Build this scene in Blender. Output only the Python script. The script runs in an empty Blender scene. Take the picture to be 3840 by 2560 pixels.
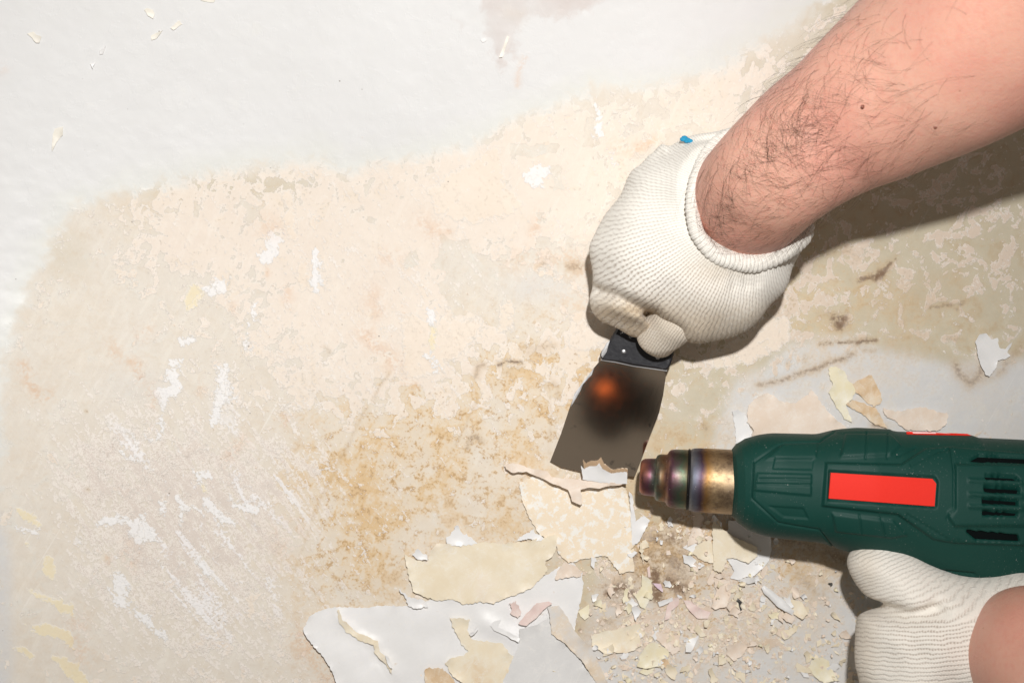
import bpy, math, random
import numpy as np
from mathutils import Vector, noise as mnoise
from mathutils.geometry import delaunay_2d_cdt

random.seed(7)
rng = np.random.default_rng(7)
sc = bpy.context.scene
col = sc.collection

# ------------------------------------------------------------------ camera / light / exposure
H, PX = 0.75, 6200.0                       # camera height over the tub floor, photo pixels per metre on the floor
cam_d = bpy.data.cameras.new('camera'); cam = bpy.data.objects.new('view_camera', cam_d); col.objects.link(cam)
cam.location = (0, 0, H); cam_d.sensor_width = 36.0; cam_d.lens = 36.0 * H / (3840 / PX)
cam_d.clip_start = 0.01; cam_d.clip_end = 100
cam_d.dof.use_dof = True; cam_d.dof.focus_distance = 0.715; cam_d.dof.aperture_fstop = 14.0
sc.camera = cam

w = bpy.data.worlds.new('World'); sc.world = w; w.use_nodes = True
w.node_tree.nodes['Background'].inputs[0].default_value = (0.92, 0.83, 0.73, 1)
w.node_tree.nodes['Background'].inputs[1].default_value = 0.18

fl_d = bpy.data.lights.new('flash', 'SPOT'); flash = bpy.data.objects.new('flash_lamp', fl_d); col.objects.link(flash)
flash.location = (0.045, 0.165, 0.79)
flash.rotation_euler = (Vector((-0.06, 0.02, 0.0)) - Vector(flash.location)).to_track_quat('-Z', 'Y').to_euler()
fl_d.energy = 25.5; fl_d.color = (1.0, 0.99, 0.97); fl_d.shadow_soft_size = 0.012
fl_d.spot_size = math.radians(92); fl_d.spot_blend = 1.0

sc.view_settings.view_transform = 'Standard'; sc.view_settings.look = 'None'
sc.view_settings.gamma = 1.0; sc.view_settings.exposure = 0.0; sc.view_settings.use_curve_mapping = False
sc.render.engine = 'CYCLES'

# ------------------------------------------------------------------ geometry helpers
def surf(x, y):
    """height of the tub basin: flat floor that sweeps up on the left and at the top"""
    a = np.clip((-0.08 - x) / 0.23, 0, None); b = np.clip((y - 0.01) / 0.20, 0, None)
    return 0.06 * a ** 2 / (1 + 0.12 * a ** 2) + 0.05 * b ** 2 / (1 + 0.12 * b ** 2)
def P(px, py, z):
    k = (H - z) / H / PX
    return Vector(((px - 1920) * k, (1280 - py) * k, z))
def onsurf(px, py, lift=0.0):
    z = 0.0
    for _ in range(12):
        k = (H - z) / H / PX
        z = float(surf((px - 1920) * k, (1280 - py) * k)) + lift
    return P(px, py, z)
def topx(x, y, z):
    k = PX * H / (H - z)
    return 1920 + x * k, 1280 - y * k
C1 = lambda pts: [(2000 + .6376 * u, 400 + .6376 * v) for u, v in pts]
C2 = lambda pts: [(1900 + .5102 * u, 1150 + .5102 * v) for u, v in pts]
C3 = lambda pts: [(2600 + .6761 * u, 1500 + .6761 * v) for u, v in pts]
C4 = lambda pts: [(1100 + .6378 * u, 1700 + .6378 * v) for u, v in pts]
D1 = lambda pts: [(.574 * u, .574 * v) for u, v in pts]
D2 = lambda pts: [(1200 + .574 * u, .574 * v) for u, v in pts]
D3 = lambda pts: [(.574 * u, 800 + .574 * v) for u, v in pts]
D4 = lambda pts: [(1000 + .574 * u, 800 + .574 * v) for u, v in pts]
D5 = lambda pts: [(.574 * u, 1660 + .574 * v) for u, v in pts]
D6 = lambda pts: [(2500 + .6058 * u, 800 + .6058 * v) for u, v in pts]
D7 = lambda pts: [(2100 + .5102 * u, 1850 + .5102 * v) for u, v in pts]

def seg_d(X, Y, a, b):
    ax, ay = a; bx, by = b; dx, dy = bx - ax, by - ay
    t = np.clip(((X - ax) * dx + (Y - ay) * dy) / (dx * dx + dy * dy + 1e-12), 0, 1)
    return np.hypot(X - ax - t * dx, Y - ay - t * dy)
def poly_sdf(X, Y, poly, pad=None):
    """signed distance, positive inside"""
    out = np.full(X.shape, -1e3)
    px = [p[0] for p in poly]; py = [p[1] for p in poly]
    if pad is not None:
        m = (X > min(px) - pad) & (X < max(px) + pad) & (Y > min(py) - pad) & (Y < max(py) + pad)
        if not m.any(): return out
        out[m] = poly_sdf(X[m], Y[m], poly); return out
    d = np.full(X.shape, 1e9); ins = np.zeros(X.shape, bool)
    n = len(poly)
    for i in range(n):
        a, b = poly[i], poly[(i + 1) % n]
        d = np.minimum(d, seg_d(X, Y, a, b))
        if a[1] != b[1]:
            c = ((a[1] > Y) != (b[1] > Y)) & (X < (b[0] - a[0]) * (Y - a[1]) / (b[1] - a[1]) + a[0])
            ins ^= c
    return np.where(ins, d, -d)
def line_d(X, Y, pts):
    d = np.full(X.shape, 1e9)
    for a, b in zip(pts[:-1], pts[1:]): d = np.minimum(d, seg_d(X, Y, a, b))
    return d
def sstep(x, a, b):
    t = np.clip((x - a) / (b - a), 0, 1); return t * t * (3 - 2 * t)

def lattice(seed):
    return np.random.default_rng(seed).random((64, 64))
def vnoise(X, Y, seed=0):
    L = lattice(seed); xi = np.floor(X).astype(int); yi = np.floor(Y).astype(int)
    fx = X - xi; fy = Y - yi; fx = fx * fx * (3 - 2 * fx); fy = fy * fy * (3 - 2 * fy)
    g = lambda a, b: L[a % 64, b % 64]
    return (g(xi, yi) * (1 - fx) + g(xi + 1, yi) * fx) * (1 - fy) + (g(xi, yi + 1) * (1 - fx) + g(xi + 1, yi + 1) * fx) * fy
def fbm(X, Y, seed=0, oct=4):
    s = 0; a = .5; t = 0
    for o in range(oct):
        s = s + a * vnoise(X * 2 ** o, Y * 2 ** o, seed + o); t += a; a *= .55
    return s / t

def obj(name, me, mat=None, parent=None):
    o = bpy.data.objects.new(name, me); col.objects.link(o)
    if mat is not None: me.materials.append(mat)
    if parent is not None: o.parent = parent
    return o
def mesh(name, verts, faces, smooth=True):
    me = bpy.data.meshes.new(name); me.from_pydata([tuple(v) for v in verts] if not isinstance(verts, np.ndarray) else verts.tolist(), [], faces if isinstance(faces, list) else faces.tolist())
    me.validate(); me.update()
    if smooth: me.polygons.foreach_set('use_smooth', [True] * len(me.polygons))
    return me
def attr(me, name, data):
    a = me.attributes.new(name, 'FLOAT', 'POINT'); a.data.foreach_set('value', np.ascontiguousarray(data, dtype=np.float32))
def thing(name, label, cat, loc, group=None):
    o = bpy.data.objects.new(name, None); col.objects.link(o); o.location = loc; o.empty_display_size = .01
    o['label'] = label; o['category'] = cat
    if group: o['group'] = group
    return o
def under(o, root):
    """parent a mesh built in world coordinates under an Empty"""
    o.parent = root; o.location = -(root.location if root.parent is None else root.matrix_world.translation)
    return o
def catmull(pts, n):
    p = np.array(pts, float); m = len(p); out = []
    t = np.linspace(0, m - 1, n)
    for q in t:
        i = min(int(q), m - 2); f = q - i
        p0 = p[max(i - 1, 0)]; p1 = p[i]; p2 = p[i + 1]; p3 = p[min(i + 2, m - 1)]
        out.append(.5 * (2 * p1 + (p2 - p0) * f + (2 * p0 - 5 * p1 + 4 * p2 - p3) * f * f + (3 * p1 - p0 - 3 * p2 + p3) * f ** 3))
    return np.array(out)
def frames(path, up=(0, 0, 1)):
    T = np.gradient(path, axis=0); T /= np.linalg.norm(T, axis=1)[:, None]
    N = np.zeros_like(T); n = np.array(up, float)
    for i, t in enumerate(T):
        n = n - t * n.dot(t); n /= np.linalg.norm(n); N[i] = n
    return T, N, np.cross(T, N)
def grid_faces(n, m, wrap=True):
    i = np.arange(n - 1)[:, None]; j = np.arange(m if wrap else m - 1)[None, :]
    a = i * m + j; b = i * m + (j + 1) % m
    return np.stack([a, b, b + m, a + m], -1).reshape(-1, 4)

# ---- implicit surfaces
def smin(a, b, k):
    h = np.maximum(k - np.abs(a - b), 0) / k
    return np.minimum(a, b) - h * h * k * .25
def smax(a, b, k): return -smin(-a, -b, k)
def cone(G, a, b, ra, rb):
    a = np.array(a); b = np.array(b); d = b - a
    t = np.clip(((G - a) @ d) / d.dot(d), 0, 1)
    return np.linalg.norm(G - a - t[..., None] * d, axis=-1) - (ra + (rb - ra) * t)
def surface_nets(f, org, h):
    s = f < 0
    c = [s[i:s.shape[0] - 1 + i, j:s.shape[1] - 1 + j, k:s.shape[2] - 1 + k] for i in (0, 1) for j in (0, 1) for k in (0, 1)]
    cs = sum(x.astype(np.int8) for x in c); mask = (cs > 0) & (cs < 8)
    ids = np.full(mask.shape, -1); I = np.argwhere(mask); ids[mask] = np.arange(len(I))
    acc = np.zeros((len(I), 3)); cnt = np.zeros(len(I))
    cor = [(i, j, k) for i in (0, 1) for j in (0, 1) for k in (0, 1)]
    val = np.stack([f[I[:, 0] + i, I[:, 1] + j, I[:, 2] + k] for i, j, k in cor], 1)
    for p in range(8):
        for q in range(p + 1, 8):
            if sum(abs(x - y) for x, y in zip(cor[p], cor[q])) != 1: continue
            x = (val[:, p] < 0) != (val[:, q] < 0)
            t = np.where(x, val[:, p] / (val[:, p] - val[:, q] + 1e-20), 0)[:, None]
            acc += np.where(x[:, None], np.array(cor[p]) + t * (np.array(cor[q]) - np.array(cor[p])), 0); cnt += x
    V = np.array(org) + (I + acc / cnt[:, None]) * h
    F = []
    for ax in range(3):
        b_, c_ = (ax + 1) % 3, (ax + 2) % 3
        s0 = np.take(s, range(0, s.shape[ax] - 1), ax); s1 = np.take(s, range(1, s.shape[ax]), ax)
        E = np.argwhere(s0 != s1); inner = np.ones(len(E), bool)
        for d in (b_, c_): inner &= (E[:, d] > 0) & (E[:, d] < mask.shape[d])
        E = E[inner]; o = [E.copy() for _ in range(4)]
        o[0][:, b_] -= 1; o[0][:, c_] -= 1; o[1][:, c_] -= 1; o[3][:, b_] -= 1
        q = np.stack([ids[e[:, 0], e[:, 1], e[:, 2]] for e in o], 1)
        fl = ~s0[E[:, 0], E[:, 1], E[:, 2]]
        q[fl] = q[fl][:, ::-1]; F.append(q)
    return V, np.concatenate(F)

# ------------------------------------------------------------------ material helper
class M:
    def __init__(s, name):
        s.mat = bpy.data.materials.new(name); s.mat.use_nodes = True; s.t = s.mat.node_tree; s.N = s.t.nodes
        s.bsdf = s.N['Principled BSDF']; s.L = s.t.links; s._pos = None
    def n(s, typ): return s.N.new(typ)
    def put(s, sock, v):
        if isinstance(v, bpy.types.NodeSocket): s.L.new(v, sock)
        elif isinstance(v, (tuple, list)) and len(v) == 3 and sock.type == 'RGBA': sock.default_value = (*v, 1)
        else: sock.default_value = v
    def pos(s):
        if s._pos is None: s._pos = s.n('ShaderNodeTexCoord').outputs['Object']
        return s._pos
    def attr(s, name):
        a = s.n('ShaderNodeAttribute'); a.attribute_name = name; return a.outputs['Fac']
    def math(s, op, a, b=0.0, c=None, clamp=False):
        m = s.n('ShaderNodeMath'); m.operation = op; m.use_clamp = clamp
        s.put(m.inputs[0], a); s.put(m.inputs[1], b)
        if c is not None: s.put(m.inputs[2], c)
        return m.outputs[0]
    def add(s, *a):
        r = a[0]
        for x in a[1:]: r = s.math('ADD', r, x)
        return r
    def mul(s, *a):
        r = a[0]
        for x in a[1:]: r = s.math('MULTIPLY', r, x)
        return r
    def ss(s, x, lo, hi, a=0.0, b=1.0):
        m = s.n('ShaderNodeMapRange'); m.interpolation_type = 'SMOOTHSTEP'
        s.put(m.inputs['Value'], x); s.put(m.inputs['From Min'], lo); s.put(m.inputs['From Max'], hi); s.put(m.inputs['To Min'], a); s.put(m.inputs['To Max'], b)
        return m.outputs[0]
    def mix(s, f, a, b):
        m = s.n('ShaderNodeMix'); m.data_type = 'RGBA'; s.put(m.inputs['Factor'], f); s.put(m.inputs[6], a); s.put(m.inputs[7], b); return m.outputs[2]
    def noise(s, scale, detail=4, rough=.55, vec=None, dist=0.0):
        m = s.n('ShaderNodeTexNoise'); s.L.new(vec or s.pos(), m.inputs['Vector'])
        m.inputs['Scale'].default_value = scale; m.inputs['Detail'].default_value = detail; m.inputs['Roughness'].default_value = rough; m.inputs['Distortion'].default_value = dist
        return m.outputs['Fac']
    def scaled(s, v, sx, sy, sz, rz=0):
        m = s.n('ShaderNodeMapping'); m.vector_type = 'TEXTURE'; s.L.new(v, m.inputs['Vector']); m.inputs['Scale'].default_value = (1 / sx, 1 / sy, 1 / sz); m.inputs['Rotation'].default_value = (0, 0, rz); return m.outputs[0]
    def vor(s, scale, feat='F1', vec=None, out='Distance'):
        m = s.n('ShaderNodeTexVoronoi'); m.feature = feat; s.L.new(vec or s.pos(), m.inputs['Vector']); m.inputs['Scale'].default_value = scale; return m.outputs[out]
    def ramp(s, x, stops):
        m = s.n('ShaderNodeValToRGB'); e = m.color_ramp.elements
        while len(e) < len(stops): e.new(.5)
        for i, (p, c) in enumerate(stops): e[i].position = p; e[i].color = (*c, 1)
        s.put(m.inputs[0], x); return m.outputs[0]
    def bump(s, h, dist, strength=1.0, prev=None):
        b = s.n('ShaderNodeBump'); b.inputs['Distance'].default_value = dist; b.inputs['Strength'].default_value = strength
        s.put(b.inputs['Height'], h)
        if prev: s.L.new(prev, b.inputs['Normal'])
        return b.outputs[0]
    def done(s, color, rough=.5, normal=None, metal=0.0, **kw):
        s.put(s.bsdf.inputs['Base Color'], color); s.put(s.bsdf.inputs['Roughness'], rough); s.put(s.bsdf.inputs['Metallic'], metal)
        if normal: s.L.new(normal, s.bsdf.inputs['Normal'])
        for k, v in kw.items(): s.put(s.bsdf.inputs[k.replace('_', ' ')], v)
        return s.mat

# ================================================================== TUB BASIN
xs = np.arange(-0.42, 0.42001, 0.00105); ys = np.arange(-0.30, 0.32001, 0.00105)
GX, GY = np.meshgrid(xs, ys, indexing='ij'); GZ = surf(GX, GY)
GZ = GZ + 0.0006 * (fbm(GX * 30 + 9, GY * 30 + 9, 3) - .5) + 0.0003 * (fbm(GX * 140 + 9, GY * 140 + 9, 5) - .5)
V = np.stack([GX, GY, GZ], -1).reshape(-1, 3)
me = mesh('bathtub_surface', V, grid_faces(len(xs), len(ys), False)[:, ::-1])
if me.polygons[0].normal.z < 0: me.flip_normals()
X, Y = topx(V[:, 0], V[:, 1], V[:, 2])
# slight wobble of the photo coordinates so that traced shapes get ragged
WX = X + 26 * (fbm(X / 70, Y / 70, 11) - .5) + 14 * (fbm(X / 16, Y / 16, 21, 2) - .5)
WY = Y + 26 * (fbm(X / 70, Y / 70, 31) - .5) + 14 * (fbm(X / 16, Y / 16, 41, 2) - .5)

white_poly = [(-900, 2900), (-60, 2900), (-20, 1900), (20, 1400), (60, 1200), (110, 1090), (190, 920), (290, 790), (420, 735), (600, 690), (760, 655), (1000, 620), (1180, 600), (1290, 655), (1500, 610), (1750, 560),
              (1960, 460), (2100, 400), (2250, 345), (2450, 335), (2650, 285), (2900, 150), (3100, 20), (3300, -300), (3300, -1200), (-1500, -1200), (-1500, 2900)]
m_white = np.clip(.5 + poly_sdf(WX + 10 * np.sin(Y / 23), WY, white_poly) / 260, 0, 1)

def blobs(lst, base):
    s = np.full(X.shape, base, float)
    for cx, cy, rx, ry, a in lst: s += a * np.exp(-(((X - cx) / rx) ** 2 + ((Y - cy) / ry) ** 2))
    return s
m_beige = blobs([(1650, 850, 520, 330, .34), (2150, 600, 330, 220, .30), (720, 880, 260, 170, .30), (1500, 1300, 420, 320, .30), (2250, 1200, 260, 260, .22),
                 (1150, 1000, 260, 260, .18), (2750, 1250, 300, 200, .22), (3100, 1000, 300, 120, .10), (2700, 330, 260, 200, .20), (3650, 900, 260, 260, .10), (350, 1000, 200, 200, -.10),
                 (350, 1350, 300, 240, -.14), (2000, 1080, 330, 150, -.34), (3300, 1500, 700, 170, -.2), (3500, 2350, 500, 330, -.16), (2700, 2250, 380, 260, .10), (150, 2100, 200, 500, -.2), (1650, 1750, 400, 300, -.16), (1200, 2000, 200, 300, -.2)], .40)
m_speck = blobs([(500, 1800, 420, 330, .26), (750, 2150, 460, 420, .30), (1000, 1750, 300, 300, .14), (1500, 1150, 500, 400, .1), (350, 1250, 300, 250, -.06), (100, 2300, 120, 500, -.3), (3300, 1500, 900, 500, -.08), (2700, 2300, 700, 300, -.06)], .30)
m_tan = blobs([(1330, 2000, 240, 330, 1.0), (1750, 1650, 330, 200, .95), (1900, 1450, 360, 200, .7), (1400, 1750, 260, 230, .7), (2100, 1400, 240, 180, .6), (2600, 1750, 250, 160, .5), (3000, 1150, 500, 250, .35), (2640, 2200, 330, 240, .9), (2480, 2060, 190, 170, .7), (3000, 2120, 300, 80, .4), (1900, 1950, 200, 160, .6), (800, 800, 300, 100, .25)], .08)
m_grey = np.clip(sstep(poly_sdf(WX, WY, D6([(430, 1080), (600, 980), (760, 830), (1100, 800), (1300, 850), (1500, 900), (1800, 960), (2400, 900), (2900, 900), (2900, 3600), (-700, 3600), (-400, 2300), (100, 1900), (300, 1500)])), -130, 90)
                 + sstep(-X, -140, 60) * sstep(Y, 1700, 2100) + .55 * blobs([(2020, 1080, 250, 110, 1), (500, 1450, 300, 160, .8), (1250, 2020, 70, 60, .9), (2330, 480, 120, 100, .8)], 0), 0, 1)

def sdf_union(polys, scale=40.0):
    s = np.full(X.shape, -1e3)
    for p in polys: s = np.maximum(s, poly_sdf(WX, WY, p, pad=180))
    return np.clip(s / scale, -4, 4)
sd_white = sdf_union([D3([(1100, 950), (1190, 950), (1170, 1050), (1190, 1120), (1150, 1190), (1090, 1210), (1060, 1350), (1080, 1400), (1040, 1490), (1010, 1500), (1030, 1380), (1030, 1200), (990, 1180), (1040, 1120), (1100, 1090)]),
    D3([(1440, 980), (1490, 970), (1500, 1090), (1520, 1210), (1460, 1250), (1440, 1340), (1390, 1400), (1365, 1340), (1400, 1260), (1395, 1100)]),
    D3([(1330, 480), (1400, 420), (1480, 430), (1475, 520), (1340, 545)]), D3([(1600, 770), (1640, 680), (1650, 580), (1675, 590), (1660, 690), (1635, 770), (1620, 910), (1580, 890)]),
    D3([(2030, 450), (2065, 240), (2090, 240), (2100, 470), (2060, 500)]), D3([(1150, 820), (1240, 795), (1275, 830), (1180, 875)]), D3([(1700, 280), (1760, 130), (1830, 120), (1850, 200), (1770, 330), (1720, 340)]),
    D5([(610, 540), (680, 480), (760, 470), (860, 500), (930, 490), (990, 560), (1030, 640), (970, 660), (890, 650), (860, 590), (790, 530), (700, 530)]),
    D5([(750, 830), (810, 830), (830, 950), (850, 1040), (930, 1100), (1000, 1170), (1100, 1250), (1090, 1290), (960, 1200), (860, 1110), (750, 1050), (710, 950)]),
    D5([(1160, 350), (1210, 400), (1330, 440), (1360, 470), (1220, 450), (1170, 540)]), D5([(1320, 380), (1370, 340), (1420, 430), (1560, 540), (1540, 560), (1400, 490), (1340, 430)]),
    D5([(1280, 770), (1350, 790), (1390, 890), (1330, 850)]), D5([(790, 60), (880, 100), (850, 160)]), D5([(100, 530), (170, 535), (265, 590), (250, 610), (150, 575)]), D5([(1270, 180), (1370, 180), (1360, 230), (1300, 260)]),
    D5([(1500, 350), (1600, 400), (1700, 420), (1680, 470), (1560, 450)]), D5([(1030, 390), (1090, 390), (1080, 470), (1040, 450)]),
    D4([(1035, 620), (1115, 600), (1105, 720), (1070, 740), (1042, 700)]), D4([(1025, 930), (1070, 900), (1115, 960), (1125, 1045), (1095, 1045), (1085, 970)]),
    D2([(1340, 1130), (1400, 1070), (1500, 1080), (1490, 1160), (1420, 1240), (1350, 1200)]), D2([(1790, 690), (1820, 690), (1840, 900), (1790, 915)]), D2([(1900, 990), (1935, 985), (1925, 1090), (1895, 1080)]),
    D6([(880, 1110), (930, 1120), (1040, 1270), (1120, 1330), (1060, 1320), (960, 1220)])])
sd_yellow = sdf_union([D3([(1200, 530), (1240, 470), (1300, 440), (1345, 510), (1300, 570), (1215, 650), (1200, 610)]),
    D5([(95, 385), (130, 420), (220, 465), (270, 540), (240, 555), (110, 460)]), D5([(285, 740), (340, 760), (385, 915), (340, 890), (268, 820)]), D5([(180, 935), (260, 970), (340, 1015), (480, 1055), (495, 1145), (400, 1110), (300, 1045), (220, 1005)]),
    D5([(140, 1155), (190, 1200), (270, 1165), (380, 1200), (480, 1245), (490, 1345), (380, 1285), (230, 1255)]), D5([(330, 1385), (420, 1400), (530, 1440), (600, 1590), (530, 1590), (400, 1485)]), D5([(75, 1350), (150, 1325), (235, 1390), (200, 1425), (120, 1385)]),
    D5([(1310, 240), (1350, 265), (1375, 330), (1340, 335)]), D5([(830, 950), (900, 1060), (850, 1030)]), D5([(150, 600), (210, 690), (180, 680)]), D4([(1050, 735), (1108, 745), (1105, 905), (1060, 900)]),
    D2([(1350, 1140), (1400, 1110), (1440, 1130), (1400, 1190)])])
sd_cream = sdf_union([D1([(1838, 1250), (1915, 1255), (1930, 1420), (1945, 1568), (1870, 1565), (1850, 1420)]), D1([(2020, 1390), (2080, 1390), (2090, 1510), (2050, 1530), (2030, 1450)]),
    D3([(1930, 310), (2010, 310), (2040, 500), (1960, 520), (1945, 420)]), D3([(2080, 320), (2110, 315), (2140, 470), (2105, 495)]), D3([(760, 370), (890, 365), (895, 410), (870, 440), (770, 420)]),
    D4([(880, 660), (970, 640), (1100, 740), (1190, 600), (1250, 700), (1370, 680), (1400, 760), (1300, 880), (1120, 1050), (900, 1080), (890, 800)]), D4([(1510, 600), (1590, 560), (1620, 640), (1600, 760), (1500, 790)]),
    D4([(1980, 650), (2180, 640), (2260, 780), (2150, 900), (1980, 880)]), D2([(700, 1250), (900, 1100), (1150, 960), (1200, 1200), (1350, 1350), (1000, 1480), (760, 1400)]),
    D5([(1605, 985), (1700, 955), (1750, 1000), (1690, 1020), (1660, 1130), (1675, 1205), (1620, 1140)]),
    D6([(230, 900), (400, 800), (600, 640), (780, 640), (760, 780), (600, 900), (300, 980)])])
sd_hole = sdf_union([D4([(1070, 340), (1130, 250), (1140, 140), (1200, 180), (1330, 180), (1350, 250), (1450, 290), (1560, 350), (1650, 400), (1640, 520), (1500, 600), (1490, 730), (1420, 720), (1370, 670), (1320, 650), (1200, 700), (1170, 580), (1130, 480), (1180, 390), (1110, 370)]),
    D4([(890, 300), (980, 240), (1000, 320), (900, 360)]), D4([(1820, 930), (1890, 900), (1910, 950), (1830, 1000)]), D4([(890, 1110), (1020, 1120), (1050, 1230), (960, 1200)]),
    D2([(1715, 790), (1780, 760), (1790, 960), (1720, 970)]), D2([(1500, 1080), (1580, 1070), (1600, 1240), (1520, 1250)]), D2([(1240, 930), (1560, 960), (1540, 1020), (1240, 1020)]),
    D6([(950, 430), (1110, 400), (1130, 480), (1050, 510), (960, 490)])])
sd_taupe = sdf_union([D2([(1030, -400), (1900, -400), (1930, -10), (1800, 60), (1700, 115), (1500, 140), (1400, 125), (1345, 150), (1300, 220), (1290, 250), (1200, 425), (1160, 405), (1125, 300), (1065, 200), (1050, 80)]), D2([(855, 125), (1005, 130), (940, 220)]),
    D2([(1170, 430), (1230, 375), (1275, 375), (1200, 445)]), D2([(1190, 340), (1270, 325), (1230, 355)])])

def strokes(lst, wide=1.0):
    s = np.zeros(X.shape)
    for pts, r, a in lst:
        d = line_d(WX * .5 + X * .5, WY * .5 + Y * .5, pts); s = np.maximum(s, a * np.exp(-(d / (r * wide)) ** 1.6))
    return s
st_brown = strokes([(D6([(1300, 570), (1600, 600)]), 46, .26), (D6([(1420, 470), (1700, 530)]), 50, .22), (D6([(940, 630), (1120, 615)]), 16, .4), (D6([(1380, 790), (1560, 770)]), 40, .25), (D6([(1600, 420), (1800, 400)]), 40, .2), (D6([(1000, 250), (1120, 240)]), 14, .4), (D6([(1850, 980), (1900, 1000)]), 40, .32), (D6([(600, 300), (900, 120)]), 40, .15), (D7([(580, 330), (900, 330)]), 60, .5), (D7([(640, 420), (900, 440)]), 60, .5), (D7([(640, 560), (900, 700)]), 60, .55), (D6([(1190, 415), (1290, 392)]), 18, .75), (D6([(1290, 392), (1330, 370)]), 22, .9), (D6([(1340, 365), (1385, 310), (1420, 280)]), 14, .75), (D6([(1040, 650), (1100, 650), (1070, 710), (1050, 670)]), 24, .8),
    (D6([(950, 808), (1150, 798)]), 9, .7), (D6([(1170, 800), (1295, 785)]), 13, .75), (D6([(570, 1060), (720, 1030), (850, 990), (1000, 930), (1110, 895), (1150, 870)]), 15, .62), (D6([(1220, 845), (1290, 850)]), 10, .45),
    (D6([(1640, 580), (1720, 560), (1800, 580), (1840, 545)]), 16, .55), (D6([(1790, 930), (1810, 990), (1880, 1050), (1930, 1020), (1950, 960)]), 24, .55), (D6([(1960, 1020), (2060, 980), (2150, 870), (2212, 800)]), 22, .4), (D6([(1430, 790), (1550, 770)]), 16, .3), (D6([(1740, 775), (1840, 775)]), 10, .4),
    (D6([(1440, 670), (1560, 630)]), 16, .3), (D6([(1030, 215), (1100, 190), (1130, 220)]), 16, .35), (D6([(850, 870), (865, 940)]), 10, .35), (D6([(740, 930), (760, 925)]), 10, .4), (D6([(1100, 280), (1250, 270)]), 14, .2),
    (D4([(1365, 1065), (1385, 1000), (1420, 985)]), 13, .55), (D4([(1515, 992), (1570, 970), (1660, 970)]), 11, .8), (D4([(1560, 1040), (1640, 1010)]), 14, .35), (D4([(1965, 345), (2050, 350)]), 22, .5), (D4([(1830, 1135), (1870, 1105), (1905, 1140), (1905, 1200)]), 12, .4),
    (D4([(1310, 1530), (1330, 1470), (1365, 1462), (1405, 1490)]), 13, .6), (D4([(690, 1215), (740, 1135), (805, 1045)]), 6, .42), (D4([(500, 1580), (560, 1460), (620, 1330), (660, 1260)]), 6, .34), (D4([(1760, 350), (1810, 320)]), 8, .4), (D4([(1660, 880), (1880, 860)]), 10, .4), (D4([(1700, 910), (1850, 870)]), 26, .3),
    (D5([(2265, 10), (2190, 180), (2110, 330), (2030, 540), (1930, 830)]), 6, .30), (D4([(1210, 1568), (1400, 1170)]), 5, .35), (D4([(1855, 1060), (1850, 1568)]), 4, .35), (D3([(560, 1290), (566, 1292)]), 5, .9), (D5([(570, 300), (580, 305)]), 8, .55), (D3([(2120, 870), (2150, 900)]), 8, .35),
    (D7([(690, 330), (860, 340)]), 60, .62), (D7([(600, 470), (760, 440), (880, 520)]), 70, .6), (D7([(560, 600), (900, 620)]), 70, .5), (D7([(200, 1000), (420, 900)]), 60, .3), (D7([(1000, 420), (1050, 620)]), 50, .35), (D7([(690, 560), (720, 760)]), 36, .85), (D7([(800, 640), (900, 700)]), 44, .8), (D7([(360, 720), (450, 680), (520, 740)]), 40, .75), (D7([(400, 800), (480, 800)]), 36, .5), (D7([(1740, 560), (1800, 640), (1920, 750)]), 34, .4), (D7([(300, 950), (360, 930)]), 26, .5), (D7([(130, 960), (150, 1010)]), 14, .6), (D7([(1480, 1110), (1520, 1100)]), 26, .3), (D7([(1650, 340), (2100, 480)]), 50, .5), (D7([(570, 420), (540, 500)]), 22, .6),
    (D6([(230, 1310), (250, 1330)]), 20, .5), (D6([(1280, 1300), (1350, 1320)]), 14, .6), (D6([(540, 1370), (500, 1300)]), 6, .5), (D2([(1230, 80), (1300, 100)]), 30, .12)])
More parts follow.
